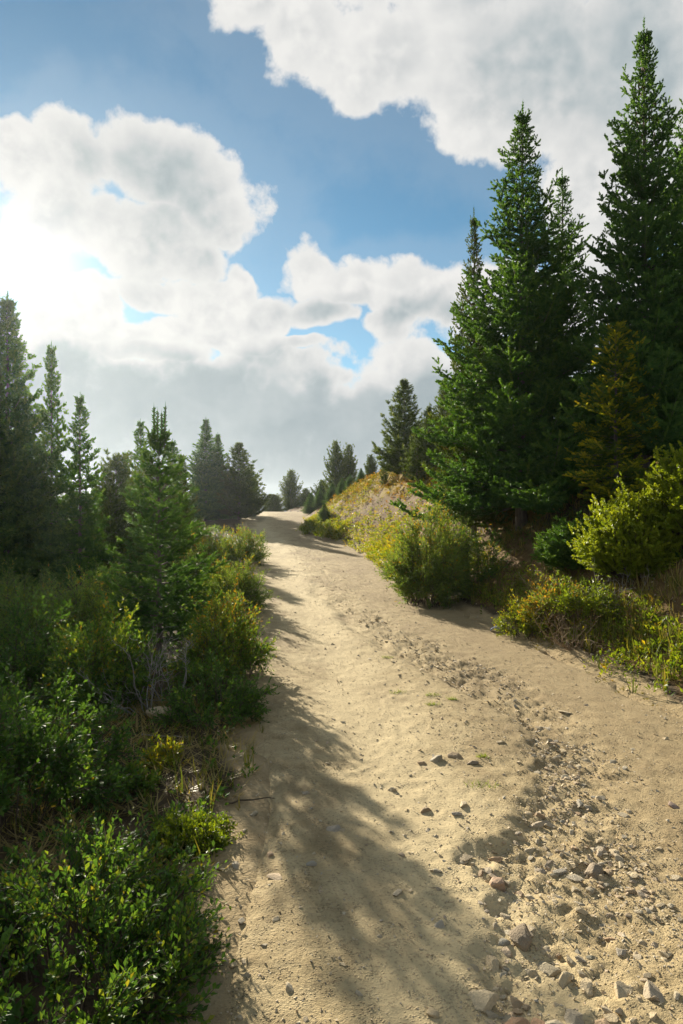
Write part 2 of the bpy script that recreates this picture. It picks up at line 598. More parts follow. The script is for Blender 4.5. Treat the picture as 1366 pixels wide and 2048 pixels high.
def ground_mat():
    m, t, out = new_mat("soil")
    P = t.new('ShaderNodeTexCoord').outputs['Object']
    g = t.new('ShaderNodeAttribute', attribute_name='tint').outputs['Fac']     # 0 forest litter, 0.5 bare soil, 1 turf of autumn colour
    mid = t.noise(P, 5, 6, .65)
    grit = t.noise(P, 45, 4, .7)
    c0 = t.ramp(mid, [(.3, (.045, .034, .02)), (.55, (.085, .06, .033)), (.75, (.13, .095, .05))])
    c1 = t.ramp(mid, [(.3, (.10, .060, .025)), (.52, (.165, .102, .042)), (.75, (.22, .145, .063))])
    c2 = t.ramp(mid, [(.3, (.22, .12, .02)), (.5, (.30, .20, .03)), (.75, (.20, .21, .03))])
    c = t.mix(t.mrange(g, .1, .45), c0, c1)
    c = t.mix(t.mrange(g, .6, .9), c, c2)
    c3 = t.ramp(mid, [(.3, (.26, .19, .10)), (.5, (.36, .27, .145)), (.72, (.44, .34, .19))])
    c = t.mix(t.mrange(g, -.05, -.75), c, c3)
    c = t.mix(t.math('MULTIPLY', t.mrange(grit, .55, .72), .5), c, (.10, .075, .045))
    p = t.new('ShaderNodeBsdfPrincipled')
    t.put(p.inputs['Base Color'], c)
    p.inputs['Roughness'].default_value = .95
    p.inputs['Specular IOR Level'].default_value = .15
    bp = t.new('ShaderNodeBump')
    bp.inputs['Strength'].default_value = .9
    bp.inputs['Distance'].default_value = .03
    t.put(bp.inputs['Height'], t.math('MULTIPLY_ADD', grit, .5, mid))
    t.l.new(bp.outputs[0], p.inputs['Normal'])
    t.l.new(p.outputs[0], out.inputs[0])
    return m


def stone_mat():
    m, t, out = new_mat("stone")
    P = t.new('ShaderNodeTexCoord').outputs['Object']
    oi = t.new('ShaderNodeObjectInfo')
    at_ = t.new('ShaderNodeAttribute', attribute_name='tint')
    k = t.math('FRACT', t.math('ADD', oi.outputs['Random'], at_.outputs['Fac']))
    base = t.ramp(k, [(0, (.42, .33, .20)), (.3, (.50, .40, .25)), (.55, (.40, .34, .24)), (.75, (.48, .35, .22)), (.9, (.34, .31, .25)), (1, (.55, .46, .31))])
    base = t.mix(1.0, base, oi.outputs['Color'], 'MULTIPLY')
    n = t.noise(P, 5, 6, .7)
    c = t.mix(t.mrange(n, .4, .65, 0, .4), base, (.33, .255, .16))
    c = t.mix(t.mrange(t.noise(P, 22, 3, .6), .56, .68, 0, .5), c, (.50, .42, .29))
    p = t.new('ShaderNodeBsdfPrincipled')
    t.put(p.inputs['Base Color'], c)
    p.inputs['Roughness'].default_value = .85
    bp = t.new('ShaderNodeBump')
    bp.inputs['Strength'].default_value = .5
    bp.inputs['Distance'].default_value = .04
    t.put(bp.inputs['Height'], t.noise(P, 7, 6, .7))
    t.l.new(bp.outputs[0], p.inputs['Normal'])
    t.l.new(p.outputs[0], out.inputs[0])
    return m


def flat_mat(name, c, rough=.8, spec=.3):
    m, t, out = new_mat(name)
    P = t.new('ShaderNodeTexCoord').outputs['Object']
    n = t.noise(P, 12, 4, .6)
    p = t.new('ShaderNodeBsdfPrincipled')
    t.put(p.inputs['Base Color'], t.mix(t.mrange(n, .3, .7, 0, .6), c, tuple(v * .6 for v in c)))
    p.inputs['Roughness'].default_value = rough
    p.inputs['Specular IOR Level'].default_value = spec
    t.l.new(p.outputs[0], out.inputs[0])
    return m


M = {
    'road': road_mat(), 'ground': ground_mat(), 'stone': stone_mat(),
    'bark': bark_mat("spruce_bark", (.06, .045, .035), (.20, .16, .13)),
    'twig': bark_mat("willow_bark", (.05, .034, .022), (.12, .085, .05), 60),
    'dead': bark_mat("dead_wood", (.13, .115, .10), (.40, .36, .31), 60),
    'litter': bark_mat("dry_litter", (.12, .08, .045), (.36, .26, .15), 25),
    'spruce': leaf_mat("spruce_needles", [(0, (.026, .070, .022)), (.4, (.058, .135, .030)), (.7, (.105, .195, .034)), (1, (.17, .25, .045))], .40, .6, .15, (1.3, 1.3, .42)),
    'blue': leaf_mat("blue_spruce_needles", [(0, (.036, .085, .030)), (.4, (.080, .165, .045)), (.75, (.14, .24, .05)), (1, (.22, .31, .06))], .44, .6, .15, (1.3, 1.3, .45)),
    'pine': leaf_mat("pine_needles", [(0, (.036, .065, .015)), (.5, (.08, .13, .022)), (.8, (.14, .18, .028)), (1, (.20, .21, .03))], .38, .6, .15),
    'gold': leaf_mat("yellowing_needles", [(0, (.05, .11, .02)), (.34, (.12, .19, .025)), (.55, (.36, .36, .02)), (.8, (.52, .43, .025)), (1, (.54, .34, .02))], .55, .5, .3),
    'juniper': leaf_mat("juniper_needles", [(0, (.08, .13, .012)), (.5, (.20, .27, .018)), (1, (.34, .38, .03))], .52, .5, .3),
    'willow': leaf_mat("willow_leaves", [(0, (.040, .095, .022)), (.5, (.095, .195, .034)), (.8, (.18, .25, .03)), (.95, (.25, .25, .03)), (1, (.36, .22, .02))], .48, .5, .2),
    'willow_grey': leaf_mat("grey_willow_leaves", [(0, (.07, .11, .032)), (.5, (.125, .21, .050)), (.86, (.21, .28, .05)), (.96, (.30, .26, .03)), (1, (.38, .22, .03))], .48, .5, .2),
    'bright': leaf_mat("bright_leaves", [(0, (.09, .15, .014)), (.5, (.19, .26, .018)), (.8, (.32, .34, .022)), (1, (.44, .30, .02))], .50, .45, .35),
    'autumn': leaf_mat("autumn_leaves", [(0, (.10, .11, .018)), (.35, (.24, .20, .02)), (.7, (.36, .20, .018)), (1, (.40, .13, .02))], .4, .55, .25),
    'grass': leaf_mat("grass_blades", [(0, (.05, .085, .016)), (.4, (.12, .155, .022)), (.7, (.26, .22, .05)), (1, (.38, .29, .12))], .4, .5, .3),
    'cone': flat_mat("cones", (.16, .07, .03), .7),
    'plastic': flat_mat("plastic_film", (.50, .52, .80), .25, .6),
    'petal': leaf_mat("petals", [(0, (.65, .38, .02)), (1, (.75, .50, .03))], .3, .5, .3, (1, 1, .6)),
    'ridge': flat_mat("far_forest", (.05, .075, .06), .95, .1),
}

# ------------------------------------------------------------------ land and track
def geo_rows(a, b, f, lo=0.02):
    r = [a]
    while r[-1] < b:
        r.append(r[-1] + max(lo, f * abs(r[-1])))
    return np.array(r)


def grid_faces(nr, nc):
    i = np.arange(nr - 1)[:, None] * nc + np.arange(nc - 1)[None]
    return np.stack([i, i + 1, i + nc + 1, i + nc], -1).reshape(-1, 4)


def build_ground():
    ys = np.concatenate([np.linspace(-40, -6, 12), np.linspace(-5, .9, 24), geo_rows(1.0, 70, .015, .04), np.geomspace(72, 470, 30)])
    near = np.arange(-6, 8, .085)
    xs = np.concatenate([-np.geomspace(470, 6.2, 60), near, np.geomspace(8.1, 470, 60)])
    X, Y = np.meshgrid(xs, ys)
    Z = base_h(X, Y)
    ins = np.minimum(X - XL(Y), XR(Y) - X)
    Z = Z - .16 * sstep(0, .3, ins) * (Y < 60)
    # 0 litter .. 0.5 soil .. 1 autumn turf
    dr = X - XR(Y)
    dl = XL(Y) - X
    s = dr / WB(Y)
    g = np.where(dr > 0, .32, .08)
    nn = fbm(X * 1.3, Y * 1.3, 4, 31)
    bankm = sstep(12, 15, Y) * (dr > -.3)
    g = np.where(bankm > 0, .5 + .5 * sstep(.45, .8, s + nn * .3), g)
    g = np.where((bankm > 0) & (s < .16 + nn * .2), .85, g)
    g = np.where((Y < 12) & (dr > -.3), .46 - .5 * sstep(1.2, 2.4, dr) + .1 * nn, g)
    g = np.where(dl > -.3, .1 + .3 * sstep(.5, 0, dl) + .1 * nn, g)
    edge = np.maximum(dr, dl) + .18 * fbm(X * 2.5, Y * 2.5, 3, 35)
    g = np.clip(g, 0, 1)
    g = g + (-1 - g) * sstep(.38, .05, edge)
    V = np.stack([X, Y, Z], -1).reshape(-1, 3)
    me = mesh_np("ground", V, grid_faces(*X.shape), M['ground'], True, g.ravel())
    tag(link("ground", me), kind='structure')


def build_road():
    ys = np.concatenate([np.linspace(-7, 1.1, 50), geo_rows(1.12, 62, .0068, .009)])
    u = np.linspace(0, 1, 250)
    Y = np.repeat(ys[:, None], len(u), 1)
    a, b = XL(Y) - .28, XR(Y) + .28
    X = a + (b - a) * u[None]
    Z = road_h(X, Y)
    e = np.minimum(X - XL(Y), XR(Y) - X) + fbm(X * 2.2, Y * 2.2, 3, 91) * .16
    Z = Z - .16 * sstep(.08, -.28, e)
    V = np.stack([X, Y, Z], -1).reshape(-1, 3)
    me = mesh_np("dirt_road", V, grid_faces(*X.shape), M['road'], True, wash(X, Y).ravel(), {'across': ((X - XL(Y)) / (XR(Y) - XL(Y))).ravel()})
    tag(link("dirt_road", me), kind='structure')


build_ground()
build_road()


def build_ridge():
    """dark wooded rise that closes the view beyond the crest"""
    az = np.linspace(-1.35, 1.35, 420)
    hgt = 2.6 + 2.6 * np.exp(-((az + .38) / .22) ** 2) + fbm(az * 6, az * 0, 4, 5) * 1.6 + np.abs(fbm(az * 60, az * 0 + 3, 3, 6)) * .9
    rows = []
    for rr, k in ((235, None), (262, .25), (282, .62), (300, 1.0), (318, .5), (350, None)):
        z = np.full_like(az, -23.0) if k is None else -21 + (hgt + 21) * k + (fbm(az * 50, az * 0 + rr, 3, 7) * .8 if k < 1 else 0)
        rows.append(np.stack([np.sin(az) * rr, np.cos(az) * rr, z], -1))
    tag(link("far_ridge", mesh_np("far_ridge", np.concatenate(rows), grid_faces(6, len(az)), M['ridge'], True)), kind='structure')


build_ridge()


# ------------------------------------------------------------------ foliage templates (Y = growing direction, unit length)
def needle_shoot(n, rad, wid, fwd=.25, seed=0, tip=True):
    r = np.random.default_rng(seed)
    V, F = [], []
    for i in range(n):
        t = (i + .3) / n * .94
        a = i * 2.39996 + r.uniform(-.3, .3)
        q = rad * r.uniform(.8, 1.15) * (1 - .35 * t ** 3)
        c, s = math.cos(a), math.sin(a)
        base = np.array([0, t, 0])
        tang = np.array([-s, 0, c]) * wid * .5
        end = np.array([c * q, t + fwd * r.uniform(.7, 1.3), s * q])
        k = len(V)
        V += [base + tang + [0, -.04, 0], base - tang + [0, .04, 0], end]
        F.append((k, k + 1, k + 2))
    if tip:
        for j in range(1 if n < 14 else 2):
            a = j * 1.57
            w = np.array([math.cos(a), 0, math.sin(a)]) * wid * .6
            k = len(V)
            V += [np.array([0, .72, 0]) + w, np.array([0, .72, 0]) - w, np.array([0, 1.12, 0])]
            F.append((k, k + 1, k + 2))
    return np.array(V, float), np.array(F)


SHOOT = needle_shoot(11, .21, .30, .19, 1)
SHOOT_DENSE = needle_shoot(23, .20, .17, .14, 2)
SHOOT_FAR = needle_shoot(8, .30, .38, .22, 3, tip=False)
TUFT = needle_shoot(13, .55, .17, .50, 4, tip=False)
CANDLE = needle_shoot(44, .085, .03, .05, 5)

LEAF_LO = (np.array([[0, 0, 0], [.24, .5, .07], [0, 1, -.04], [-.24, .5, .07]], float), np.array([[0, 1, 2], [0, 2, 3]]))
LEAF = (np.array([[0, 0, 0], [.17, .28, .05], [.25, .62, .05], [0, 1, -.07], [-.25, .62, .05], [-.17, .28, .05], [0, .3, .0], [0, .65, -.01]], float),
        np.array([[0, 1, 6], [6, 1, 2], [6, 2, 7], [7, 2, 3], [0, 6, 5], [6, 4, 5], [6, 7, 4], [7, 3, 4]]))
LEAF_MID = (np.array([[0, 0, 0], [.25, .55, .05], [0, 1, -.06], [-.25, .55, .05], [0, .5, -.015]], float), np.array([[0, 1, 4], [1, 2, 4], [2, 3, 4], [3, 0, 4]]))
BLADE = (np.array([[-.03, 0, 0], [.03, 0, 0], [.022, .55, .06], [-.022, .55, .06], [0, 1, .28]], float), np.array([[0, 1, 2], [0, 2, 3], [3, 2, 4]]))


# ------------------------------------------------------------------ conifers
def conifer(H, Rb, seed, shoot=SHOOT, sl=.10, gap=.075, nbr=260, base=.06, power=.85, droop=.25, lift=.55, top_el=55, low_el=-6,
            belly=0.0, twig=.42, start=.12, fat=1.0, third=True, tip_tint=.25, lean=0.0, density=1.0, trunk_r=None, leader=True, uneven=.22):
    """returns trunk (V,F) and crown (V,F,tint); origin at the foot"""
    r = np.random.default_rng(seed)
    P, Dv, S, T = [], [], [], []
    bp, br = [], []
    for i in range(nbr):
        t = base + (1 - base) * ((i + r.uniform(0, 1)) / nbr) ** 1.12
        t = min(t, .965 if leader or H > 2.3 else .93)
        u = (t - base) / (1 - base)
        prof = (1 - u) ** power
        if belly:
            prof = prof * (1 - belly) + belly * math.sin(math.pi * min(1, (u + .12) * .95)) ** .8
        L = Rb * prof * float(np.clip(1 + uneven * r.normal(), .45, 1.45)) + .02
        L = max(L, .05)
        sl_ = sl
        sl = sl_ * (.55 + .45 * min(1.0, L / (.45 * Rb)))
        az = i * 2.39996 + r.uniform(-.5, .5)
        el = R(low_el + (top_el - low_el) * u ** 1.7 + r.normal() * 7)
        n = max(3, int(L / gap))
        s = np.linspace(0, 1, n)
        bend = r.normal() * .12
        out = L * s * math.cos(el)
        zz = L * (s * math.sin(el) - droop * (1 - u) * s ** 1.4 + lift * .5 * s ** 3)
        aa = az + bend * s
        pts = np.stack([np.cos(aa) * out, np.sin(aa) * out, t * H + zz], -1)
        pts[:, 0] += lean * (t * H / H) ** 2
        tan = unit(np.gradient(pts, axis=0))
        bp.append(pts[np.linspace(0, n - 1, 5).astype(int)])
        rr = .006 + .009 * L
        br.append(rr * (1 - np.linspace(0, 1, 5) * .8))
        up = np.array([0, 0, 1.0])
        side = unit(np.cross(tan, up))
        sel = s > start
        p0, t0, sd, ss = pts[sel], tan[sel], side[sel], s[sel]
        m = len(p0)
        if m == 0:
            sl = sl_
            continue
        P.append(p0); Dv.append(t0 + r.normal(size=(m, 3)) * .12); S.append(np.full(m, sl * 1.05)); T.append(.35 + .35 * ss)
        for sgn in (-1, 1):
            keep = r.uniform(size=m) < density
            l2 = (sl * .8 + twig * L * (1 - ss) ** .8 * np.minimum(1, ss * 3)) * r.uniform(.65, 1.2, m)
            ang = R(58) + r.normal(size=m) * .2
            d2 = unit(t0 * np.cos(ang)[:, None] + sgn * sd * np.sin(ang)[:, None] + up * r.normal(.06, .20, m)[:, None])
            kmax = int(np.ceil(l2.max() / (sl * .85)))
            for k in range(kmax):
                q = keep & (l2 > k * sl * .85)
                if not q.any():
                    break
                frac = k / max(1, kmax - 1)
                cur = unit(d2[q] + up * (.10 * k))
                pp = p0[q] + d2[q] * (k * sl * .85) + up * (.012 * k * k * sl * 10)
                P.append(pp); Dv.append(cur + r.normal(size=pp.shape) * .14); S.append(sl * r.uniform(.8, 1.2, len(pp)))
                endness = np.clip(1 - (l2[q] - k * sl * .85) / (sl * 1.3), 0, 1)
                T.append(.22 + .2 * ss[q] + tip_tint * endness)
                if third and kmax > 1:
                    for s3 in (-1, 1):
                        q3 = r.uniform(size=len(pp)) < .62
                        d3 = unit(cur[q3] * .62 + s3 * np.cross(cur[q3], up) * .7 + up * r.normal(.08, .3, q3.sum())[:, None])
                        P.append(pp[q3] + cur[q3] * sl * .3); Dv.append(d3); S.append(sl * r.uniform(.55, .95, q3.sum())); T.append(.25 + .2 * ss[q][q3] + tip_tint * .6 * endness[q3])
        sl = sl_
    P, Dv, S, T = np.concatenate(P), np.concatenate(Dv), np.concatenate(S), np.concatenate(T)
    T = np.clip(T + r.normal(size=len(T)) * .1, 0, 1)
    cv, cf = scatter(*shoot, P, Dv, S, r, sx=S * fat)
    parts = [(cv, cf, np.repeat(T, len(shoot[0])))]
    if leader:
        n = 5
        lp = np.array([[lean, 0, H * .955]]) + np.concatenate([[[0, 0, 0]], r.normal(size=(n - 1, 3)) * [.02, .02, .05] * H / 7])
        ld = np.concatenate([[[.02, 0, 1]], unit(r.normal(size=(n - 1, 3)) * [.5, .5, 0] + [0, 0, 1])])
        ls = np.array([.07] + [.034] * (n - 1)) * H
        v, f = scatter(*CANDLE, lp, ld, ls, r, sx=ls * .8)
        parts.append((v, f, np.full(len(v), .3)))
    crown = join(parts)
    k = 12
    tz = np.linspace(-.03, .975, k)
    wob = r.normal(size=(k, 2)) * .012 * H / 7
    wob[0] = 0
    path = np.stack([wob[:, 0] + lean * np.clip(tz, 0, 1) ** 2, wob[:, 1], tz * H], -1)[None]
    r0 = trunk_r or .0135 * H
    tv, tf = tubes(path, (r0 * (1 - np.clip(tz, 0, 1) * .93) * np.where(tz < .03, 1.3, 1))[None], 8)
    bv, bf = tubes(np.array(bp), np.array(br), 3)
    return (np.concatenate([tv, bv]), np.concatenate([tf, bf + len(tv)])), crown


class Tree:
    """a built kind of tree; place() sets an individual down"""
    def __init__(self, kind, mat, H, Rb, seed, bark='bark', **kw):
        self.H = H
        (tv, tf), (cv, cf, ct) = conifer(H, Rb, seed, **kw)
        self.kind = kind
        self.trunk = mesh_np(kind + "_trunk", tv, tf, M[bark], True)
        self.crown = mesh_np(kind + "_crown", cv, cf, M[mat], False, ct)
        self.tris = len(cf)

    def place(self, px, depth, py_top, label, group=None, name=None, mat=None, rz=None, wide=1.0, dx=0.0, cones=None, cat='tree', foot=None):
        if foot is not None:
            depth = hit(px, foot) or depth
        x, y = at(px, depth) + dx, depth
        z = float(base_h(x, y)) - .04
        H = top_z(py_top, depth) - z
        k = H / self.H
        root = bpy.data.objects.new(name or self.kind, None)
        COL.objects.link(root)
        root.location = (x, y, z)
        root.rotation_euler[2] = random.uniform(0, 6.28) if rz is None else rz
        root.scale = (k * wide, k * wide, k)
        root.empty_display_size = .3
        tag(root, label, cat, group)
        link("trunk", self.trunk, root)
        c = link("crown", self.crown, root)
        if mat:
            c.material_slots[0].link = 'OBJECT'
            c.material_slots[0].material = M[mat]
        if cones:
            r = np.random.default_rng(cones)
            n = 130
            t = 1 - r.uniform(.05, .30, n) ** 1.0
            az = r.uniform(0, 6.28, n)
            rad = self_r = (1 - t) * self.H * .17 * r.uniform(.5, 1.1, n)
            pos = np.stack([np.cos(az) * rad, np.sin(az) * rad, t * self.H - .03], -1)
            cn = np.array([[.16, 0, 0], [-.08, 0, .14], [-.08, 0, -.14], [.2, .5, 0], [-.1, .5, .17], [-.1, .5, -.17], [0, 1, 0]])
            cfc = np.array([[0, 1, 3], [1, 4, 3], [1, 2, 4], [2, 5, 4], [2, 0, 5], [0, 3, 5], [3, 4, 6], [4, 5, 6], [5, 3, 6]])
            v, f = scatter(cn, cfc, pos, np.array([[0, 0, -1.0]]).repeat(n, 0) + r.normal(size=(n, 3)) * .2, r.uniform(.06, .09, n), r)
            c = link("cone_cluster", mesh_np("cone_cluster", v, f, M['cone']), root)
            c["kind"] = "stuff"
        return root


# near spruces on the right bank
spruce_a = Tree('spruce_tree', 'spruce', 7.4, 1.78, 101, sl=.15, gap=.11, nbr=250, power=.98, base=.05, droop=.30, lift=.75, top_el=52, low_el=2, twig=.34, fat=.95, uneven=.2)
spruce_b = Tree('spruce_tree', 'spruce', 7.0, 1.4, 202, sl=.135, gap=.11, nbr=190, power=1.0, base=.08, droop=.22, lift=.7, top_el=52, low_el=4, twig=.34, fat=.95)
spruce_c = Tree('spruce_tree', 'blue', 7.4, 1.5, 303, sl=.145, gap=.11, nbr=250, power=.95, base=.06, droop=.28, lift=.8, top_el=52, low_el=0, twig=.38, fat=1.0, uneven=.28)

RG = "spruces standing on the bank right of the dirt road"
spruce_a.place(1045, 12.4, 222, "tall broad green spruce whose pointed top stands highest in the bank clump", RG, rz=.4)
spruce_b.place(1125, 12.9, 348, "dark spruce with twin leader shoots leaning against the tall broad spruce", RG, rz=2.0, wide=.95)
spruce_b.place(948, 13.4, 430, "slim spruce hung with brown cones at the road end of the clump", RG, rz=4.1, wide=.72, mat='pine', cones=5)
spruce_c.place(1288, 10.6, 55, "very tall blue-green spruce with several upright leader shoots above cone clusters", RG, rz=.9, wide=.82, cones=9)
spruce_c.place(1385, 11.4, 150, "spruce partly hidden behind the very tall blue-green spruce", RG, rz=3.3, wide=.85, mat='spruce', cones=12)
spruce_a.place(962, 14.6, 600, "low-branched green spruce half hidden behind the slim cone-laden spruce", RG, rz=1.9, wide=.68)
spruce_b.place(1195, 15.5, 730, "shaded spruce filling the gap between the two tallest spruces", RG, rz=5.0, wide=1.25)
spruce_b.place(1060, 17.0, 560, "shaded spruce standing deep behind the tall broad spruce", RG, rz=.6, wide=1.3)
spruce_c.place(1340, 15.5, 470, "shaded spruce deep behind the very tall blue-green spruce", RG, rz=2.3, mat='spruce')

gold_a = Tree('yellowing_spruce', 'gold', 3.2, .62, 404, sl=.10, gap=.085, nbr=130, power=.62, base=.12, droop=.2, lift=.4, top_el=40, low_el=0, twig=.35, density=.8, uneven=.4)
gold_a.place(1232, 9.8, 650, "thin yellowing young spruce with golden needles below the very tall spruce", None)

# young spruce left of the road
young = Tree('young_spruce', 'blue', 2.2, .50, 505, shoot=SHOOT_DENSE, sl=.085, gap=.075, nbr=100, power=.76, base=.10, droop=.12, lift=.55, top_el=58, low_el=4, twig=.42, fat=1.05,
             leader=False, trunk_r=.03, tip_tint=.35)
yt = young.place(318, 7.3, 866, "young green spruce topped by four bare upright candle shoots", None, name='young_spruce', rz=1.1)
r_ = np.random.default_rng(3)
for k, (dx, h, ln) in enumerate(((-.040, .0, .20), (-.012, .02, .17), (.022, .0, .15), (.050, .01, .20))):
    v, f = scatter(*CANDLE, np.array([[0, 0, 0.]]), np.array([[dx * .6, 0, 1.0]]), [.36 if ln > .18 else .30], r_, sx=[.36])
    sv, sf = tubes(np.array([[[0, 0, -.05], [dx * .12, 0, .1], [dx * .25, 0, .34 if ln > .18 else .28]]]), np.array([[.008, .007, .005]]), 5)
    c = link("candle_shoot", mesh_np("candle_shoot", v, f, M['blue'], False, np.full(len(v), .05)), yt)
    link("shoot_stem", mesh_np("shoot_stem", sv, sf, M['bark'], True), c)
    a = -yt.rotation_euler[2]
    c.location = (dx * math.cos(a), dx * math.sin(a), 2.2 - .10 + h)
    c.rotation_euler[2] = a

# trees left of the road
far_sp = Tree('spruce_tree', 'spruce', 6.0, 1.3, 606, shoot=SHOOT_FAR, sl=.17, gap=.13, nbr=300, power=.95, start=.0, base=.04, droop=.25, lift=.6, top_el=50, low_el=-4, twig=.36, fat=.9)
slim_sp = Tree('spruce_tree', 'spruce', 4.6, .95, 707, shoot=SHOOT_FAR, sl=.15, gap=.12, nbr=190, power=1.0, start=.0, base=.04, droop=.2, lift=.5, top_el=40, low_el=-4, twig=.34, fat=.9, density=.85, uneven=.35)
LG = "spruces in the wood left of the road"
far_sp.place(15, 15.0, 595, "tall dense spruce in haze next to the low sun", LG, rz=.3, wide=.9)
far_sp.place(-90, 14.0, 640, "dense spruce at the outer side of the tall spruce by the sun", LG, rz=1.3, wide=1.1)
slim_sp.place(103, 15.5, 692, "slender spire-like spruce beside the tall dense spruce", LG, rz=2.3, wide=.6)
slim_sp.place(160, 14.2, 792, "open-branched spruce with wide spaced limbs at the edge of the wood", LG, rz=.9, wide=.78)
far_sp.place(50, 18.5, 850, "bushy spruce filling the foot of the slender spire-like spruce", LG, rz=2.9, wide=1.15)
slim_sp.place(281, 20.0, 843, "thin dark spruce just behind the young candle-topped spruce", LG, rz=3.9, wide=.8)
slim_sp.place(250, 22.0, 905, "short thin spruce between the open-branched and thin dark spruces", LG, rz=5.1, wide=.8)
slim_sp.place(345, 21.0, 882, "narrow spruce peeping past the young spruce on its road side", LG, rz=.2, wide=1.0)
slim_sp.place(362, 19.0, 910, "brownish narrow spruce beside the young spruce", LG, rz=1.2, wide=1.0, mat='pine')
far_sp.place(412, 36.0, 838, "dark pointed spruce with a double crown where the road bends away", LG, rz=2.2, wide=1.1)
far_sp.place(436, 36.6, 868, "second dark crown pressed against the double-crowned spruce", LG, rz=4.2, wide=1.0)

# pines
pine_a = Tree('pine_tree', 'pine', 4.2, 1.35, 808, shoot=TUFT, sl=.16, gap=.15, nbr=125, power=.62, base=.01, droop=.05, lift=.9, top_el=62, low_el=6, twig=.36, fat=.85, belly=.30, density=.8, leader=False, uneven=.28)
pine_c = Tree('pine_tree', 'pine', 4.2, 1.15, 818, shoot=TUFT, sl=.16, gap=.14, nbr=140, power=.85, base=.02, droop=.0, lift=.9, top_el=58, low_el=10, twig=.36, fat=.85, density=.85, leader=False, uneven=.2)
pine_b = Tree('pine_tree', 'pine', 2.4, .62, 909, shoot=TUFT, sl=.12, gap=.12, nbr=62, power=.7, base=.14, droop=.0, lift=1.0, top_el=65, low_el=22, twig=.30, fat=.9, density=.8, leader=False, uneven=.3)
PG = "pines around the bend of the road"
pine_a.place(232, 16.5, 918, "stout small pine with finger-like upright shoots behind the willows", PG, rz=.4, wide=.95)
pine_a.place(215, 18.5, 985, "low rounded pine tucked beside the stout small pine", PG, rz=2.4, wide=1.2)
pine_a.place(305, 17.5, 935, "low dark pine close behind the young spruce", PG, rz=1.4, wide=1.2)
pine_c.place(478, 36.0, 888, "broad open pine at the inside of the bend where the road tops out", PG, rz=.9, wide=1.3)
pine_a.place(496, 39.0, 940, "low pine leaning out beyond the broad open pine", PG, rz=3.0, wide=1.15)
pine_a.place(582, 50.0, 944, "round-topped lone pine standing on the skyline beyond the road crest", PG, rz=2.0, wide=.95)
pine_a.place(548, 52.0, 990, "low scrubby pine on the skyline beside the round-topped lone pine", PG, rz=3.3, wide=2.0)
pine_a.place(612, 50.0, 978, "small pine between the round-topped lone pine and the bank", PG, rz=4.1, wide=1.5)
pine_a.place(672, 38.0, 888, "dark pine with a split crown above the far end of the bank", PG, rz=5.3, wide=.72)
pine_a.place(697, 38.5, 893, "second dark pine of the pair above the far end of the bank", PG, rz=.8, wide=.68)
pine_a.place(645, 40.0, 962, "low pine spreading at the foot of the dark pine pair", PG, rz=2.8, wide=1.3)
pine_a.place(742, 33.0, 912, "pale pine in the hollow behind the orange hilltop", PG, rz=4.4, wide=.9)
pine_a.place(770, 34.0, 930, "second pale pine in the hollow behind the orange hilltop", PG, rz=1.1, wide=1.1)
pine_c.place(808, 22.5, 762, "big pine rising from the orange hilltop", PG, rz=3.6, wide=1.05, foot=950)
pine_c.place(858, 23.5, 815, "pine merging with the big hilltop pine on its spruce side", PG, rz=.2, wide=.95, foot=945)
pine_c.place(890, 25.0, 760, "dark pine between the hilltop pine and the spruce clump", PG, rz=1.9, wide=.95)
pine_b.place(834, 18.6, 868, "spindly young pine with a bare crooked trunk on the orange hilltop", PG, rz=.5, wide=1.0, foot=978)
pine_b.place(768, 21.5, 930, "tiny young pine on the brow of the cut bank", PG, rz=2.5, wide=.8, foot=974)
BG_ = "small spruces along the foot and brow of the far bank"
for k, (px, d, py, w, lab) in enumerate((
        (722, 31.5, 936, 1.0, "dense small spruce at the end of the row on the bank brow"),
        (700, 33.0, 948, 1.1, "bushy little spruce in the middle of the row on the bank brow"),
        (684, 34.0, 956, 1.1, "bushy little spruce below the dark pine pair"),
        (664, 36.0, 966, 1.2, "little spruce next in the row toward the road crest"),
        (640, 38.5, 975, 1.1, "slim little spruce near the road crest"),
        (622, 39.5, 985, 1.2, "lowest little spruce at the road crest"),
        (649, 29.6, 1008, 1.5, "single dark baby spruce out on the slope above the road"))):
    far_sp.place(px, d, py, lab, BG_, rz=k * 1.3, wide=w * 1.55)


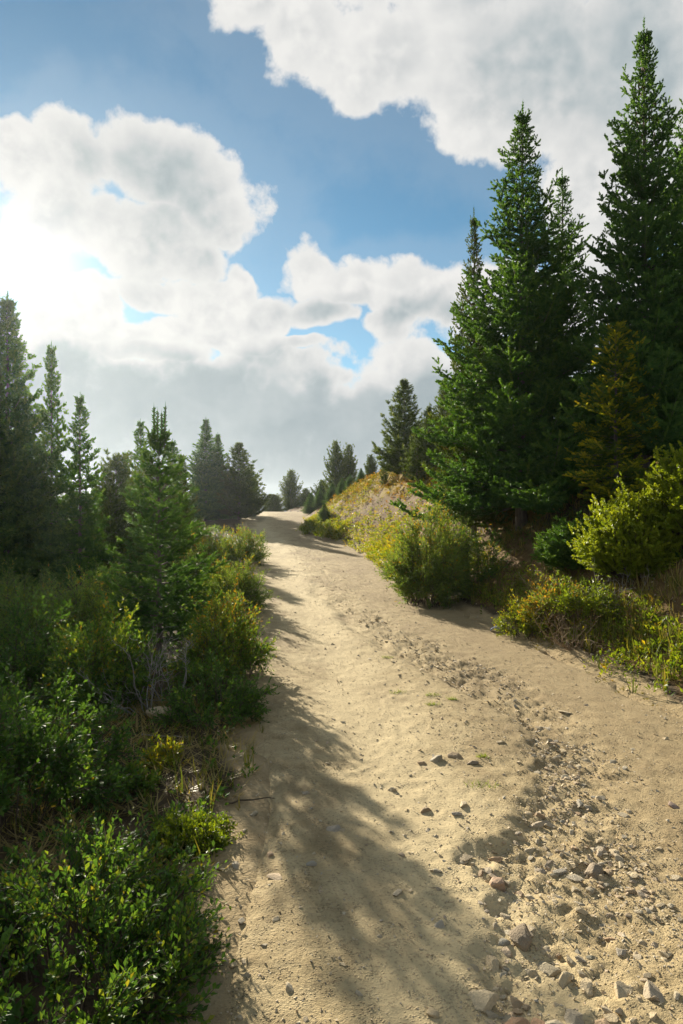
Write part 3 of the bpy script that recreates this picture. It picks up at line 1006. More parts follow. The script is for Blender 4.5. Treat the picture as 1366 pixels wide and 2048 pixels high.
# ------------------------------------------------------------------ leafy shrubs
def shrub(rx, ry, h, seed, stems=26, twigs=9, tl=.22, per=9, leaf=LEAF_LO, ll=.045, lw=.75, spread=.3, tint=(.45, .2), tips=0.0, lift=.2, ragged=.18, lowest=80, wood_r=.0045):
    r = np.random.default_rng(seed)
    stems, twigs, per = int(stems * 1.5), int(twigs * 1.5), int(per * 1.2)
    ll, lw = ll * 1.12, lw * 1.15
    ph = r.uniform(0, 6.28, stems)
    th = R(lowest + 12) * r.uniform(0, 1, stems) ** .55
    k = np.clip(1 + ragged * r.normal(size=stems), .5, 1.3)
    tip = np.stack([rx * np.cos(ph) * np.sin(th) * k, ry * np.sin(ph) * np.sin(th) * k, h * np.maximum(np.cos(th) * .88 + .12, .07) * np.clip(k, .5, 1.2)], -1)
    spread = min(.85, spread + .25)
    b0 = np.stack([rx * spread * np.cos(ph) * r.uniform(.2, 1, stems), ry * spread * np.sin(ph) * r.uniform(.2, 1, stems), np.full(stems, -.02)], -1)
    mid = b0 * .6 + tip * .4 + np.array([0, 0, .22 * h]) + r.normal(size=(stems, 3)) * .06 * h
    s = np.linspace(0, 1, 7)[None, :, None]
    path = (1 - s) ** 2 * b0[:, None] + 2 * s * (1 - s) * mid[:, None] + s ** 2 * tip[:, None]
    rad = wood_r * (1 - .75 * s[..., 0]) * np.ones((stems, 1))
    wv, wf = tubes(path, rad, 4)
    # twigs
    n = stems * twigs
    si = np.repeat(np.arange(stems), twigs)
    st = r.uniform(.10, 1.0, n) ** .7
    st1 = st[:, None]
    p = (1 - st1) ** 2 * b0[si] + 2 * st1 * (1 - st1) * mid[si] + st1 ** 2 * tip[si]
    tg = unit(2 * (1 - st1) * (mid[si] - b0[si]) + 2 * st1 * (tip[si] - mid[si]))
    outw = unit(np.stack([p[:, 0] / rx, p[:, 1] / ry, p[:, 2] / h * .4], -1))
    d = unit(tg * .45 + outw * .5 + r.normal(size=(n, 3)) * .5 + np.array([0, 0, lift]))
    L = tl * r.uniform(.5, 1.25, n)
    e = p + d * L[:, None]
    tp = np.stack([p, e], 1)
    tv, tf = tubes(tp, np.array([[.0028, .001]]).repeat(n, 0) * wood_r / .006, 3)
    wood = (np.concatenate([wv, tv]), [wf, tf + len(wv)])
    # leaves
    m = n * per
    ti = np.repeat(np.arange(n), per)
    u = np.tile((np.arange(per) + .5) / per, n) * .95 + r.uniform(-.03, .08, m)
    pos = p[ti] + d[ti] * (L[ti] * u)[:, None]
    rd = unit(np.cross(d[ti], r.normal(size=(m, 3))))
    ld = unit(d[ti] * (.55 + .5 * u[:, None]) + rd * .85 + np.array([0, 0, .12]))
    up = unit(np.array([0, 0, 1.0]) + r.normal(size=(m, 3)) * .7)
    size = ll * r.uniform(.6, 1.25, m) * (1 - .25 * u)
    tt = np.clip(tint[0] + tint[1] * r.normal(size=m) + (r.normal(size=n) * .12)[ti] + tips * (pos[:, 2] / h - .5), 0, 1)
    ok = pos[:, 2] > .0
    return wood, (pos[ok], ld[ok], up[ok], size[ok], tt[ok], lw, leaf), r


def place_shrub(name, label, px, depth, rx, ry, h, seed, mat='willow', group=None, dz=0.0, wood='twig', cat='shrub', rz=0.0, x=None, **kw):
    x = at(px, depth) if x is None else x
    z = float(ground_z(x, depth)) - .02 + dz
    root = bpy.data.objects.new(name, None)
    COL.objects.link(root)
    root.empty_display_size = .2
    root.location = (x, depth, z)
    root.rotation_euler[2] = rz
    tag(root, label, cat, group)
    (wv, wf), (pos, ld, up, size, tt, lw, leaf), r = shrub(rx, ry, h, seed, **kw)
    link("stem", mesh_np(name + "_stem", wv, wf, M[wood], True), root)
    v, f = scatter(*leaf, pos, ld, size, r, up, sx=size * lw)
    o = link("foliage", mesh_np(name + "_foliage", v, f, M[mat], False, np.repeat(tt, len(leaf[0]))), root)
    o["kind"] = "stuff"
    return root


WG = "willow shrubs along the left edge of the road"
# front left shrub with its biggest leaves as pieces of their own
def front_shrub():
    x, y = -.93, 2.18
    root = bpy.data.objects.new("willow_shrub", None)
    COL.objects.link(root)
    root.location = (x, y, float(base_h(x, y)) - .02)
    tag(root, "low willow shrub with large glossy leaves at the near end of the road's left edge", "shrub", WG)
    (wv, wf), (pos, ld, up, size, tt, lw, leaf), r = shrub(.44, .78, .33, 31, stems=85, twigs=13, tl=.15, per=12, leaf=LEAF, ll=.0265, lw=.9, spread=.85, tint=(.45, .24),
                                                          lift=.3, ragged=.15, lowest=80, wood_r=.0045)
    link("stem", mesh_np("front_stem", wv, wf, M['twig'], True), root)
    wpos = pos + np.array(root.location)
    out = pos[:, 2] / .33 + np.hypot(pos[:, 0] / .44, pos[:, 1] / .78)
    score = size / np.linalg.norm(wpos - np.array([0, 0, CAM_H]), axis=1) * np.where(out > .95, 1, .45) * np.where(wpos[:, 1] > 1.75, 1, .3)
    order = np.argsort(-score)
    top, rest = order[:300], order[300:]
    v, f = scatter(*LEAF_MID, pos[rest], ld[rest], size[rest], r, up[rest], sx=size[rest] * lw)
    o = link("foliage", mesh_np("front_foliage", v, f, M['willow'], False, np.repeat(tt[rest], len(LEAF_MID[0]))), root)
    o["kind"] = "stuff"
    variants = []
    for k in range(8):
        tv = leaf[0].copy()
        tv[:, 0] *= lw * (.9 + .05 * k % .25)
        tv[:, 2] += .12 * (k % 3 - 1) * tv[:, 1] ** 2
        variants.append(mesh_np("leaf_blade", tv, leaf[1], M['willow'], True, np.full(len(tv), .25 + .07 * k)))
    import mathutils
    X, Y, Z = frames(ld[top], r, up[top])
    for j, i in enumerate(top):
        q = bpy.data.objects.new("leaf", variants[j % 8])
        COL.objects.link(q)
        q.parent = root
        s = size[i] * 1.15
        q.matrix_local = mathutils.Matrix(((X[j, 0] * s, Y[j, 0] * s, Z[j, 0] * s, pos[i, 0]), (X[j, 1] * s, Y[j, 1] * s, Z[j, 1] * s, pos[i, 1]),
                                           (X[j, 2] * s, Y[j, 2] * s, Z[j, 2] * s, pos[i, 2]), (0, 0, 0, 1)))


front_shrub()
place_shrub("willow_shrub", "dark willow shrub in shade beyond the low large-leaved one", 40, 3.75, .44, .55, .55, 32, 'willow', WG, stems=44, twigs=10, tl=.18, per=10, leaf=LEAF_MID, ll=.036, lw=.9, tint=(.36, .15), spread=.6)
place_shrub("willow_shrub", "willow shrub with pale tip leaves in front of the young spruce", 205, 5.5, .36, .42, .62, 33, 'willow', WG, stems=40, twigs=10, tl=.22, per=10, ll=.042, lw=.9, tint=(.5, .17), tips=.35, spread=.5)
place_shrub("willow_shrub", "broad shaded willow shrub among the left thicket, olive green", 60, 5.9, .6, .5, .72, 34, 'willow', WG, stems=56, twigs=10, tl=.22, per=10, ll=.04, lw=.9, tint=(.4, .18), spread=.6)
place_shrub("willow_shrub", "willow shrub with rusty orange sprays at the back of the left thicket", 120, 7.8, .7, .5, .75, 35, 'willow_grey', WG, stems=56, twigs=10, tl=.22, per=9, ll=.045, lw=.8, tint=(.5, .15), tips=.3, spread=.6)
place_shrub("willow_shrub", "greyish willow shrub beneath the tall dense spruce", 20, 9.2, .9, .6, .75, 36, 'willow_grey', WG, stems=56, twigs=9, tl=.24, per=9, ll=.05, lw=.7, tint=(.45, .18), spread=.6)
place_shrub("willow_shrub", "greyish willow shrub behind the young spruce", 235, 9.6, .6, .5, .7, 37, 'willow_grey', WG, stems=46, twigs=9, tl=.24, per=9, ll=.05, lw=.7, tint=(.5, .18), spread=.6)
place_shrub("willow_shrub", "sunlit green willow shrub bulging onto the road beside the young spruce", 448, 6.3, .36, .5, .58, 38, 'willow', WG, stems=52, twigs=10, tl=.18, per=11, ll=.034, lw=.8, tint=(.58, .15), tips=.35, spread=.55)
place_shrub("willow_shrub", "yellow-tipped willow shrub at the road edge past the young spruce", 462, 10.2, .46, .6, .62, 39, 'willow_grey', WG, stems=56, twigs=10, tl=.2, per=10, ll=.042, lw=.7, tint=(.52, .12), tips=.35, spread=.55)
place_shrub("willow_shrub", "pale green willow shrub rising behind the yellow-tipped one", 405, 12.5, .5, .6, .85, 40, 'willow_grey', WG, stems=50, twigs=9, tl=.25, per=9, ll=.05, lw=.6, tint=(.58, .12), tips=.3, spread=.55)
place_shrub("willow_shrub", "rounded grey-green willow shrub hanging over the road before its crest", 478, 17.5, .62, .9, .85, 41, 'willow_grey', WG, stems=56, twigs=9, tl=.28, per=9, ll=.062, lw=.6, tint=(.52, .18), tips=.4, spread=.55)
place_shrub("willow_shrub", "tall pale willow shrub with reddish sprays below the double-crowned spruce", 415, 17.0, .6, .8, .9, 42, 'willow_grey', WG, stems=52, twigs=9, tl=.28, per=9, ll=.062, lw=.6, tint=(.6, .16), tips=.3, spread=.55)
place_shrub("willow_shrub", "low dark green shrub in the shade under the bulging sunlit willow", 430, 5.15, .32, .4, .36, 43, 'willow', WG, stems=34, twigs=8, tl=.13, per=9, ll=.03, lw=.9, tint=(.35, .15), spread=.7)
place_shrub("willow_shrub", "small red-tinted willow shrub between the sunlit and yellow-tipped ones", 440, 8.4, .34, .4, .55, 44, 'willow_grey', WG, stems=26, twigs=8, tl=.17, per=8, ll=.036, lw=.7, tint=(.6, .16), tips=.4, spread=.5)

RGS = "shrubs on the verge right of the road"
place_shrub("willow_shrub", "large rounded willow shrub at the road edge in front of the spruce clump", 858, 10.9, .56, .7, 1.32, 51, 'willow_grey', RGS, stems=130, twigs=12, tl=.24, per=10, ll=.045, lw=.7, tint=(.60, .12), tips=.25, spread=.45)
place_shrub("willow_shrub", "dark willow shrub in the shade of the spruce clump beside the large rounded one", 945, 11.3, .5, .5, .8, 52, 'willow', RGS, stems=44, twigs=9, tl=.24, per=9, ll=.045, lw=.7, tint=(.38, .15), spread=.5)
place_shrub("willow_shrub", "thin grey-green sapling willow standing up behind the large rounded one", 905, 12.0, .35, .35, 1.65, 53, 'willow_grey', RGS, stems=26, twigs=9, tl=.28, per=9, ll=.045, lw=.55, tint=(.5, .15), spread=.4)
place_shrub("willow_shrub", "small yellow and orange willow shrub beside the scrap of plastic", 1058, 8.2, .30, .32, .42, 54, 'bright', RGS, stems=34, twigs=8, tl=.14, per=9, ll=.03, lw=.8, tint=(.6, .25), tips=.35, spread=.6)
place_shrub("willow_shrub", "orange-leaved willow sprays overhanging a mat of dead brush", 1115, 7.9, .28, .3, .40, 55, 'willow_grey', RGS, dz=.22, stems=22, twigs=8, tl=.16, per=8, ll=.034, lw=.8, tint=(.88, .14), spread=.6)
place_shrub("willow_shrub", "bright green willow sprays just below the juniper", 1165, 7.6, .26, .3, .36, 56, 'bright', RGS, dz=.22, stems=26, twigs=8, tl=.15, per=8, ll=.034, lw=.85, tint=(.42, .15), spread=.6)


def juniper_data(seed):
    """unit mound (1 m half-width, 1 m high) of stems and needle sprays"""
    r = np.random.default_rng(seed)
    n = 260
    ph = r.uniform(0, 6.28, n)
    th = R(86) * r.uniform(0, 1, n) ** .6
    k = 1 + .14 * r.normal(size=n)
    tip = np.stack([.55 * np.cos(ph) * np.sin(th) * k, .5 * np.sin(ph) * np.sin(th) * k, .88 * (np.cos(th) * .85 + .15) * k], -1)
    b0 = tip * [.15, .15, 0]
    s = np.linspace(0, 1, 5)[None, :, None]
    mid = b0 * .5 + tip * .5 + np.array([0, 0, -.07])
    path = (1 - s) ** 2 * b0[:, None] + 2 * s * (1 - s) * mid[:, None] + s ** 2 * tip[:, None]
    wv, wf = tubes(path, .010 * (1 - .8 * s[..., 0]) * np.ones((n, 1)), 3)
    per = 26
    i = np.repeat(np.arange(n), per)
    u = r.uniform(.45, 1.03, n * per)[:, None]
    p = (1 - u) ** 2 * b0[i] + 2 * u * (1 - u) * mid[i] + u ** 2 * tip[i]
    p = p + r.normal(size=p.shape) * .035
    d = unit(unit(tip[i] - mid[i]) + r.normal(size=p.shape) * .6 + unit(tip[i]) * [.5, .5, 0])
    v, f = scatter(*SHOOT, p, d, r.uniform(.06, .11, len(p)), r)
    t = np.clip(.25 + .45 * u[:, 0] + r.normal(size=len(p)) * .15, 0, 1)
    return (mesh_np("juniper_stem", wv, wf, M['twig'], True),
            mesh_np("juniper_foliage", v, f, M['juniper'], False, np.repeat(t, len(SHOOT[0]))))


JUNIPER = juniper_data(61)


def juniper(label, px, depth, wide, tall, rz, mat=None):
    x = at(px, depth)
    root = bpy.data.objects.new("juniper_shrub", None)
    COL.objects.link(root)
    root.location = (x, depth, float(base_h(x, depth)) - .03)
    root.rotation_euler[2] = rz
    root.scale = (wide, wide, tall)
    tag(root, label, "shrub", "junipers on the bank beside the road")
    link("stem", JUNIPER[0], root)
    o = link("foliage", JUNIPER[1], root)
    o["kind"] = "stuff"
    if mat:
        o.material_slots[0].link = 'OBJECT'
        o.material_slots[0].material = M[mat]


juniper("sunlit yellow-green juniper mounded on the bank beneath the tallest spruce", 1262, 8.2, 1.0, 1.0, 0)
juniper("second juniper mound merging with the sunlit one", 1400, 8.0, 1.1, 1.08, 2.0)
juniper("low dark juniper behind the orange willow sprays", 1150, 9.4, .92, .65, 4.0, 'spruce')


# ------------------------------------------------------------------ bare dead shrubs
def dead_shrub(label, px, depth, spread, h, seed, stems=11, mat='dead', name="dead_shrub", thick=.008, group="dead brush beside the road", low=75, kids=6):
    r = np.random.default_rng(seed)
    x = at(px, depth)
    root = bpy.data.objects.new(name, None)
    COL.objects.link(root)
    root.location = (x, depth, float(base_h(x, depth)) - .02)
    tag(root, label, "dead shrub", group)

    def crooked(p, d, L, n, bend):
        pts = [p]
        dd = d.copy()
        for _ in range(n):
            dd = unit(dd + r.normal(size=3) * bend + np.array([0, 0, .04]))
            pts.append(pts[-1] + dd * L / n)
        return np.array(pts)
    for i in range(stems):
        ph = r.uniform(0, 6.28)
        th = R(low) * r.uniform(.15, 1) ** .6
        d = np.array([math.cos(ph) * math.sin(th), math.sin(ph) * math.sin(th), math.cos(th)])
        L = (spread * math.sin(th) + h * math.cos(th)) * r.uniform(.7, 1.15)
        ax = crooked(np.array([r.normal() * .04, r.normal() * .04, 0]), d, L, 9, .22)
        V, F = tubes(ax[None], (thick * r.uniform(.6, 1.2) * np.linspace(1, .25, 10))[None], 5)
        kv = []
        for _ in range(kids):
            j = r.integers(3, 9)
            dd = unit(unit(ax[j] - ax[j - 1]) + r.normal(size=3) * .55)
            kv.append(crooked(ax[j], dd, L * r.uniform(.2, .5) * (1 - j / 14), 5, .25))
            for _ in range(2):
                q = r.integers(2, 5)
                kv.append(crooked(kv[-1][q], unit(dd + r.normal(size=3) * .6), L * r.uniform(.08, .2), 5, .2))
        kv = np.array(kv)
        k2, f2 = tubes(kv, (thick * .38 * np.linspace(1, .3, 6))[None].repeat(len(kv), 0), 3)
        link("stem", mesh_np("dead_stem", np.concatenate([V, k2]), [F, f2 + len(V)], M[mat], True), root)
    return root


dead_shrub("bleached grey dead shrub with sprawling bare branches below the young spruce", 290, 5.25, .55, .42, 71, 8, kids=6, thick=.006)
dead_shrub("second tangle of bare grey branches beside the bleached dead shrub", 345, 5.5, .34, .45, 72, 6, kids=6, low=55, thick=.006)
dead_shrub("brown bare brush matted under the orange willow sprays", 1150, 7.3, .5, .32, 73, 26, 'litter', thick=.005, kids=7, low=88)
dead_shrub("grey bare brush at the foot of the juniper", 1240, 7.7, .5, .3, 74, 16, 'dead', thick=.0045, kids=6, low=85)
dead_shrub("low brown brush in the shade in front of the spruce clump", 1090, 8.8, .5, .35, 75, 16, 'litter', thick=.005, kids=6, low=85)


# ------------------------------------------------------------------ low plants, grass and litter
def spots(fn, box, n, seed):
    """points in box (x0,x1,y0,y1) kept with probability fn(x,y)"""
    r = np.random.default_rng(seed)
    x = r.uniform(box[0], box[1], n)
    y = r.uniform(box[2], box[3], n)
    k = r.uniform(size=n) < fn(x, y)
    x, y = x[k], y[k]
    return np.stack([x, y, ground_z(x, y) - .004], -1), r


def spots_edge(fn, d0, d1, y0, y1, n, seed):
    """the same, drawn by offset from the right road edge"""
    r = np.random.default_rng(seed)
    y = np.exp(r.uniform(np.log(y0), np.log(y1), n))
    x = XR(y) + r.uniform(d0, d1, n)
    k = r.uniform(size=n) < fn(x, y)
    x, y = x[k], y[k]
    return np.stack([x, y, ground_z(x, y) - .004], -1), r


def leafy_cover(name, label, pts, r, mat, size, per=7, leaf=LEAF_LO, lw=.9, tint=(.5, .2), rise=.5, height=.05, cat="plants", tintn=None):
    n = len(pts)
    i = np.repeat(np.arange(n), per)
    az = r.uniform(0, 6.28, n * per)
    hz = r.uniform(0, 1, n * per)
    s0 = r.uniform(.7, 1.3, n)[i]
    d = unit(np.stack([np.cos(az), np.sin(az), rise + r.normal(size=len(az)) * .35], -1))
    pos = pts[i] + np.stack([np.cos(az) * .012, np.sin(az) * .012, hz * height * s0], -1) * (size / .03)
    up = unit(np.array([0, 0, 1.0]) + r.normal(size=d.shape) * .4)
    sz = size * s0 * r.uniform(.6, 1.25, len(az))
    t = tint[0] + tint[1] * r.normal(size=n)[i] * .7 + .1 * r.normal(size=len(az))
    if tintn is not None:
        t = t + tintn[i]
    v, f = scatter(*leaf, pos, d, sz, r, up, sx=sz * lw)
    o = link(name, mesh_np(name, v, f, M[mat], False, np.repeat(np.clip(t, 0, 1), len(leaf[0]))))
    return tag(o, label, cat, None, 'stuff')


def grass_cover(name, label, pts, r, size, per=7, tint=(.5, .2), lean=.5, cat="grass", mat='grass', wide=1.0):
    n = len(pts)
    i = np.repeat(np.arange(n), per)
    az = r.uniform(0, 6.28, n * per)
    d = unit(np.stack([np.cos(az) * lean, np.sin(az) * lean, np.ones(n * per)], -1) + r.normal(size=(n * per, 3)) * .15)
    pos = pts[i] + np.stack([np.cos(az), np.sin(az), az * 0], -1) * size * .12
    sz = size * r.uniform(.5, 1.2, n * per) * r.uniform(.7, 1.3, n)[i]
    t = np.clip(tint[0] + tint[1] * r.normal(size=n)[i] + .08 * r.normal(size=n * per), 0, 1)
    up = np.stack([-np.cos(az), -np.sin(az), np.full(n * per, .2)], -1)
    v, f = scatter(*BLADE, pos, d, sz, r, up, sx=sz * wide)
    o = link(name, mesh_np(name, v, f, M[mat], False, np.repeat(t, 5)))
    return tag(o, label, cat, None, 'stuff')


def patch(x, y, f, seed, lo=-.05, hi=.35):
    return sstep(lo, hi, fbm(x * f, y * f, 3, seed))


# right verge: broad green and yellow band of herbs
def f_verge(x, y):
    d = x - XR(y)
    return sstep(.02, .35, d + .2 * fbm(x * 2, y * 2, 2, 7)) * sstep(1.15, .75, d + .15 * fbm(x * 3, y * 3, 2, 9)) * (.35 + .65 * patch(x, y, 1.6, 12, -.3, .15)) * sstep(12, 10.3, y)


pts, r = spots(f_verge, (1.2, 4.2, 3.4, 12), 7500, 81)
leafy_cover("verge_herbs", "bright green and yellow leafy herbs covering the right verge", pts, r, 'bright', .045, 9, tint=(.42, .28), rise=.9, height=.075, lw=.85)
pts, r = spots(lambda x, y: f_verge(x, y) * .5, (1.2, 4.2, 3.4, 12), 3200, 82)
grass_cover("verge_grass", "yellow-green grass blades among the herbs of the right verge", pts, r, .17, 8, (.48, .2), .4)
pts, r = spots(lambda x, y: sstep(-.25, .0, x - XR(y)) * sstep(.55, .1, x - XR(y)) * patch(x, y, 2.2, 14, .0, .4) * sstep(13, 10, y), (1.0, 3.6, 3.6, 12.5), 1600, 83)
leafy_cover("creeping_moss", "low yellow-brown creeping plants on the right road margin", pts, r, 'autumn', .022, 9, tint=(.2, .2), rise=.5, height=.02)
# road edge below the large willow, up to the crest
pts, r = spots_edge(lambda x, y: sstep(-.1, .15, x - XR(y) + .25 * fbm(x * 1.2, y * 1.2, 3, 19)) * sstep(1.5, .4, x - XR(y) + .3 * fbm(x * .9, y * .9, 2, 18)) * (.3 + .7 * patch(x, y, 1.1, 15, -.3, .2)), -.2, 1.6, 12, 36, 6000, 84)
leafy_cover("bank_foot_herbs", "yellow-green herbs lining the foot of the cut bank", pts, r, 'bright', .075, 8, tint=(.70, .22), rise=.7, height=.04)
# orange hilltop carpet
def f_top(x, y):
    s = (x - XR(y)) / WB(y)
    return sstep(.46, .64, s + .25 * fbm(x * 1.1, y * 1.1, 3, 23)) * sstep(4.5, 2.8, s) * sstep(12.5, 15, y)


pts, r = spots_edge(f_top, 1.0, 8, 12.5, 36, 9500, 85)
leafy_cover("hilltop_carpet", "orange and gold dwarf shrubs carpeting the top of the cut bank", pts, r, 'autumn', .10, 6, tint=(.42, .26), rise=.7, height=.04,
            tintn=.3 * fbm(pts[:, 0] * .6, pts[:, 1] * .6, 3, 25))
# scattered tufts on the bare cut
def f_cut(x, y):
    s = (x - XR(y)) / WB(y)
    return sstep(.05, .15, s) * sstep(.95, .8, s) * (.10 + .90 * patch(x, y, 1.1, 27, .02, .30)) * sstep(12.5, 15, y)


pts, r = spots_edge(f_cut, .1, 3.3, 12.5, 38, 5200, 86)
leafy_cover("bank_tufts", "scattered green and rusty tufts on the bare cut bank", pts, r, 'bright', .07, 8, tint=(.66, .30), rise=.6, height=.03)
# two yellow-green clumps at the far foot of the bank
HG = "clumps at the far foot of the bank"
place_shrub("herb_clump", "yellow-green leafy clump at the far foot of the bank", 632, 28.0, .55, .5, .55, 87, 'bright', HG, stems=34, twigs=8, tl=.2, per=8, ll=.08, tint=(.5, .2), spread=.6, cat="plant")
place_shrub("herb_clump", "longer bright clump climbing the foot of the bank", 668, 26.0, .62, 1.1, .42, 88, 'bright', HG, stems=40, twigs=8, tl=.2, per=8, ll=.08, tint=(.6, .2), spread=.7, cat="plant")

# left side undergrowth
def f_left(x, y):
    d = XL(y) - x
    return sstep(-.02, .35, d + .15 * fbm(x * 3, y * 3, 2, 29)) * sstep(5, 3, d)


pts, r = spots(lambda x, y: f_left(x, y) * (.12 + .88 * patch(x, y, 2.0, 33, .0, .35)), (-3.6, -.2, 1.4, 8), 6200, 91)
leafy_cover("left_undergrowth", "dark green leafy undergrowth between the left shrubs", pts, r, 'willow', .034, 8, leaf=LEAF_MID, lw=.95, tint=(.42, .22), rise=.8, height=.05)
pts, r = spots(lambda x, y: f_left(x, y) * .6 * patch(x, y, 1.5, 34, -.1, .3), (-3.6, -.2, 2.9, 9), 2200, 92)
grass_cover("left_grass", "thin green and straw grass beneath the left shrubs", pts, r, .11, 6, (.42, .25), .5)
pts, r = spots(lambda x, y: f_left(x, y) * sstep(.0, .2, XL(y) - x) * (.25 + .75 * patch(x, y, 1.7, 37, -.05, .25)), (-2.4, -.3, 3.0, 5.6), 3000, 93)
grass_cover("straw_litter", "matted dry straw and dead stalks on the left bank", pts, r, .15, 6, (.9, .08), 4.5)
# a carpet of low shrubs under the left trees
pts, r = spots(lambda x, y: sstep(.6, 1.6, XL(y) - x) * (.4 + .6 * patch(x, y, .8, 39, -.3, .2)), (-14, -1.5, 7.5, 30), 6000, 94)
leafy_cover("wood_floor_plants", "grey-green low plants on the floor of the left wood", pts, r, 'willow_grey', .085, 7, tint=(.42, .2), rise=.8, height=.09)
pts, r = spots_edge(lambda x, y: sstep(.5, 1.0, x - XR(y)) * (.2 + .8 * patch(x, y, 1.4, 44, -.1, .3)), .5, 3.2, 4.5, 13, 2600, 96)
grass_cover("bank_grass", "straw and green grass tufts on the brown soil beneath the spruces", pts, r, .16, 7, (.6, .28), .8)
pts, r = spots_edge(lambda x, y: np.full(len(x), .9), .3, 3.4, 4.5, 13, 2400, 97)
grass_cover("bank_litter", "dead stalks and needles lying on the soil beneath the spruces", pts, r, .10, 4, (.9, .1), 5.0)
pts, r = spots(lambda x, y: sstep(1.0, 1.6, x - XR(y)) * .8, (2.6, 9, 6, 15), 3500, 95)
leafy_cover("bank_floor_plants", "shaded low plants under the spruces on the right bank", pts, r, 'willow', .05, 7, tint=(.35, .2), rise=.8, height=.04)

# single plants
place_shrub("herb_clump", "bright yellow-green leafy clump at the left road edge past the low willow", 385, 3.30, .17, .15, .13, 101, 'bright', None, stems=46, twigs=6, tl=.06, per=9, leaf=LEAF_MID, ll=.022, lw=.8, tint=(.42, .14), spread=.8, cat="plant", wood_r=.003)
place_shrub("herb_clump", "small yellowing herb with a drooping golden blade among dry litter", 325, 4.3, .10, .10, .15, 102, 'bright', None, stems=12, twigs=5, tl=.08, per=7, leaf=LEAF, ll=.03, lw=.7, tint=(.7, .2), spread=.5, cat="plant", wood_r=.003)
place_shrub("herb_clump", "upright green herb beside the half-buried stones", 270, 3.85, .10, .10, .14, 103, 'willow', None, stems=12, twigs=5, tl=.07, per=7, leaf=LEAF, ll=.03, lw=.7, tint=(.6, .12), spread=.5, cat="plant", wood_r=.003)

# moss tufts growing in the track
TG = "green tufts growing in the track"
for k, (px, py, w, lab) in enumerate(((776, 1315, .075, "tiny dark green tuft in the track level with the bulging willow"), (797, 1385, .09, "thin flat green tuft in the smooth sand of the track"),
                                      (866, 1392, .08, "upper of two close green tufts beside the wash edge"), (864, 1411, .07, "lower of two close green tufts beside the wash edge"),
                                      (968, 1516, .05, "small tuft above the biggest mossy tuft in the track"), (965, 1572, .12, "biggest mossy yellow-green tuft at the lip of the wash"),
                                      (906, 1400, .05, "faint tuft beside the pair of green tufts"))):
    y = CAM_H * FPX / (py - HORIZON)
    x = at(px, y)
    rr = np.random.default_rng(200 + k)
    n = 60
    a = rr.uniform(0, 6.28, n)
    q = np.sqrt(rr.uniform(0, 1, n)) * w * .8
    px_, py_ = np.cos(a) * q, np.sin(a) * q * .55
    z0 = float(ground_z(x, y))
    pos = np.stack([px_, py_, ground_z(x + px_, y + py_) - z0 - .003], -1)
    d = unit(rr.normal(size=(n, 3)) * [.7, .7, .2] + [0, 0, .8])
    v, f = scatter(*BLADE, pos, d, rr.uniform(.02, .04, n), rr, sx=.05)
    o = link("moss_tuft", mesh_np("moss_tuft", v, f, M['bright'], False, np.repeat(rr.uniform(.1, .6, n), 5)), None, (x, y, z0))
    tag(o, lab, "moss", TG)

# yellow wildflowers in the dark corner of the left bank
for k, (px, y, h) in enumerate(((40, 3.45, .17), (105, 3.40, .16), (75, 3.55, .2), (112, 3.28, .1))):
    x = at(px, y)
    root = bpy.data.objects.new("wildflower", None)
    COL.objects.link(root)
    root.location = (x, y, float(base_h(x, y)) - .01)
    tag(root, "small yellow wildflower in the shade behind the low willow", "flower", "yellow wildflowers on the left bank")
    sv, sf = tubes(np.array([[[0, 0, 0], [.01, 0, h * .5], [.0, .01, h]]]), np.array([[.002, .0018, .0014]]), 4)
    link("stalk", mesh_np("flower_stalk", sv, sf, M['twig'], True), root)
    rr = np.random.default_rng(300 + k)
    a = np.arange(9) / 9 * 6.283
    d = np.stack([np.cos(a), np.sin(a), .25 + a * 0], -1)
    v, f = scatter(*LEAF_LO, np.array([[0, .01, h]]).repeat(9, 0), d, .014, rr, np.array([[0, 0, 1.0]]).repeat(9, 0), sx=.018)
    link("petal_ring", mesh_np("petal_ring", v, f, M['petal'], False, np.full(len(v), .5)), root)

# fallen sticks
for k, (px, py, L, ang, lab) in enumerate(((500, 1607, .26, .05, "thin dark stick lying at the left road edge by the bright leafy clump"), (190, 1480, .30, .35, "pale dead stick lying in the left bank litter"),
                                           (160, 1525, .26, .9, "curved dead stick on the left bank above the stones"), (330, 1470, .35, -.2, "grey fallen branch below the bleached dead shrub"))):
    y = CAM_H * FPX / (py - HORIZON)
    x = at(px, y)
    rr = np.random.default_rng(400 + k)
    s = np.linspace(-.5, .5, 8)
    X, Y = x + s * L * math.cos(ang), y + s * L * math.sin(ang) + rr.normal(size=8) * .006
    P_ = np.stack([X - x, Y - y, ground_z(X, Y) + .012 + .02 * (s + .5)], -1)
    v, f = tubes(P_[None], (np.linspace(.006, .002, 8))[None], 5)
    tag(link("fallen_stick", mesh_np("fallen_stick", v, f, M['dead' if k else 'twig'], True), None, (x, y, 0)), lab, "stick", "fallen sticks")


# ------------------------------------------------------------------ stones
def rock_mesh(seed, npts, flat=.6, long_=1.3, rough=.1):
    r = np.random.default_rng(seed)
    bm = bmesh.new()
    p = unit(r.normal(size=(npts, 3))) * [long_, 1.0, flat] * (1 + r.normal(size=(npts, 1)) * rough)
    for q in p * .5:
        bm.verts.new(q)
    res = bmesh.ops.convex_hull(bm, input=bm.verts)
    bmesh.ops.delete(bm, geom=[g for g in res['geom_interior'] if isinstance(g, bmesh.types.BMVert)], context='VERTS')
    bmesh.ops.triangulate(bm, faces=bm.faces[:])
    return bm


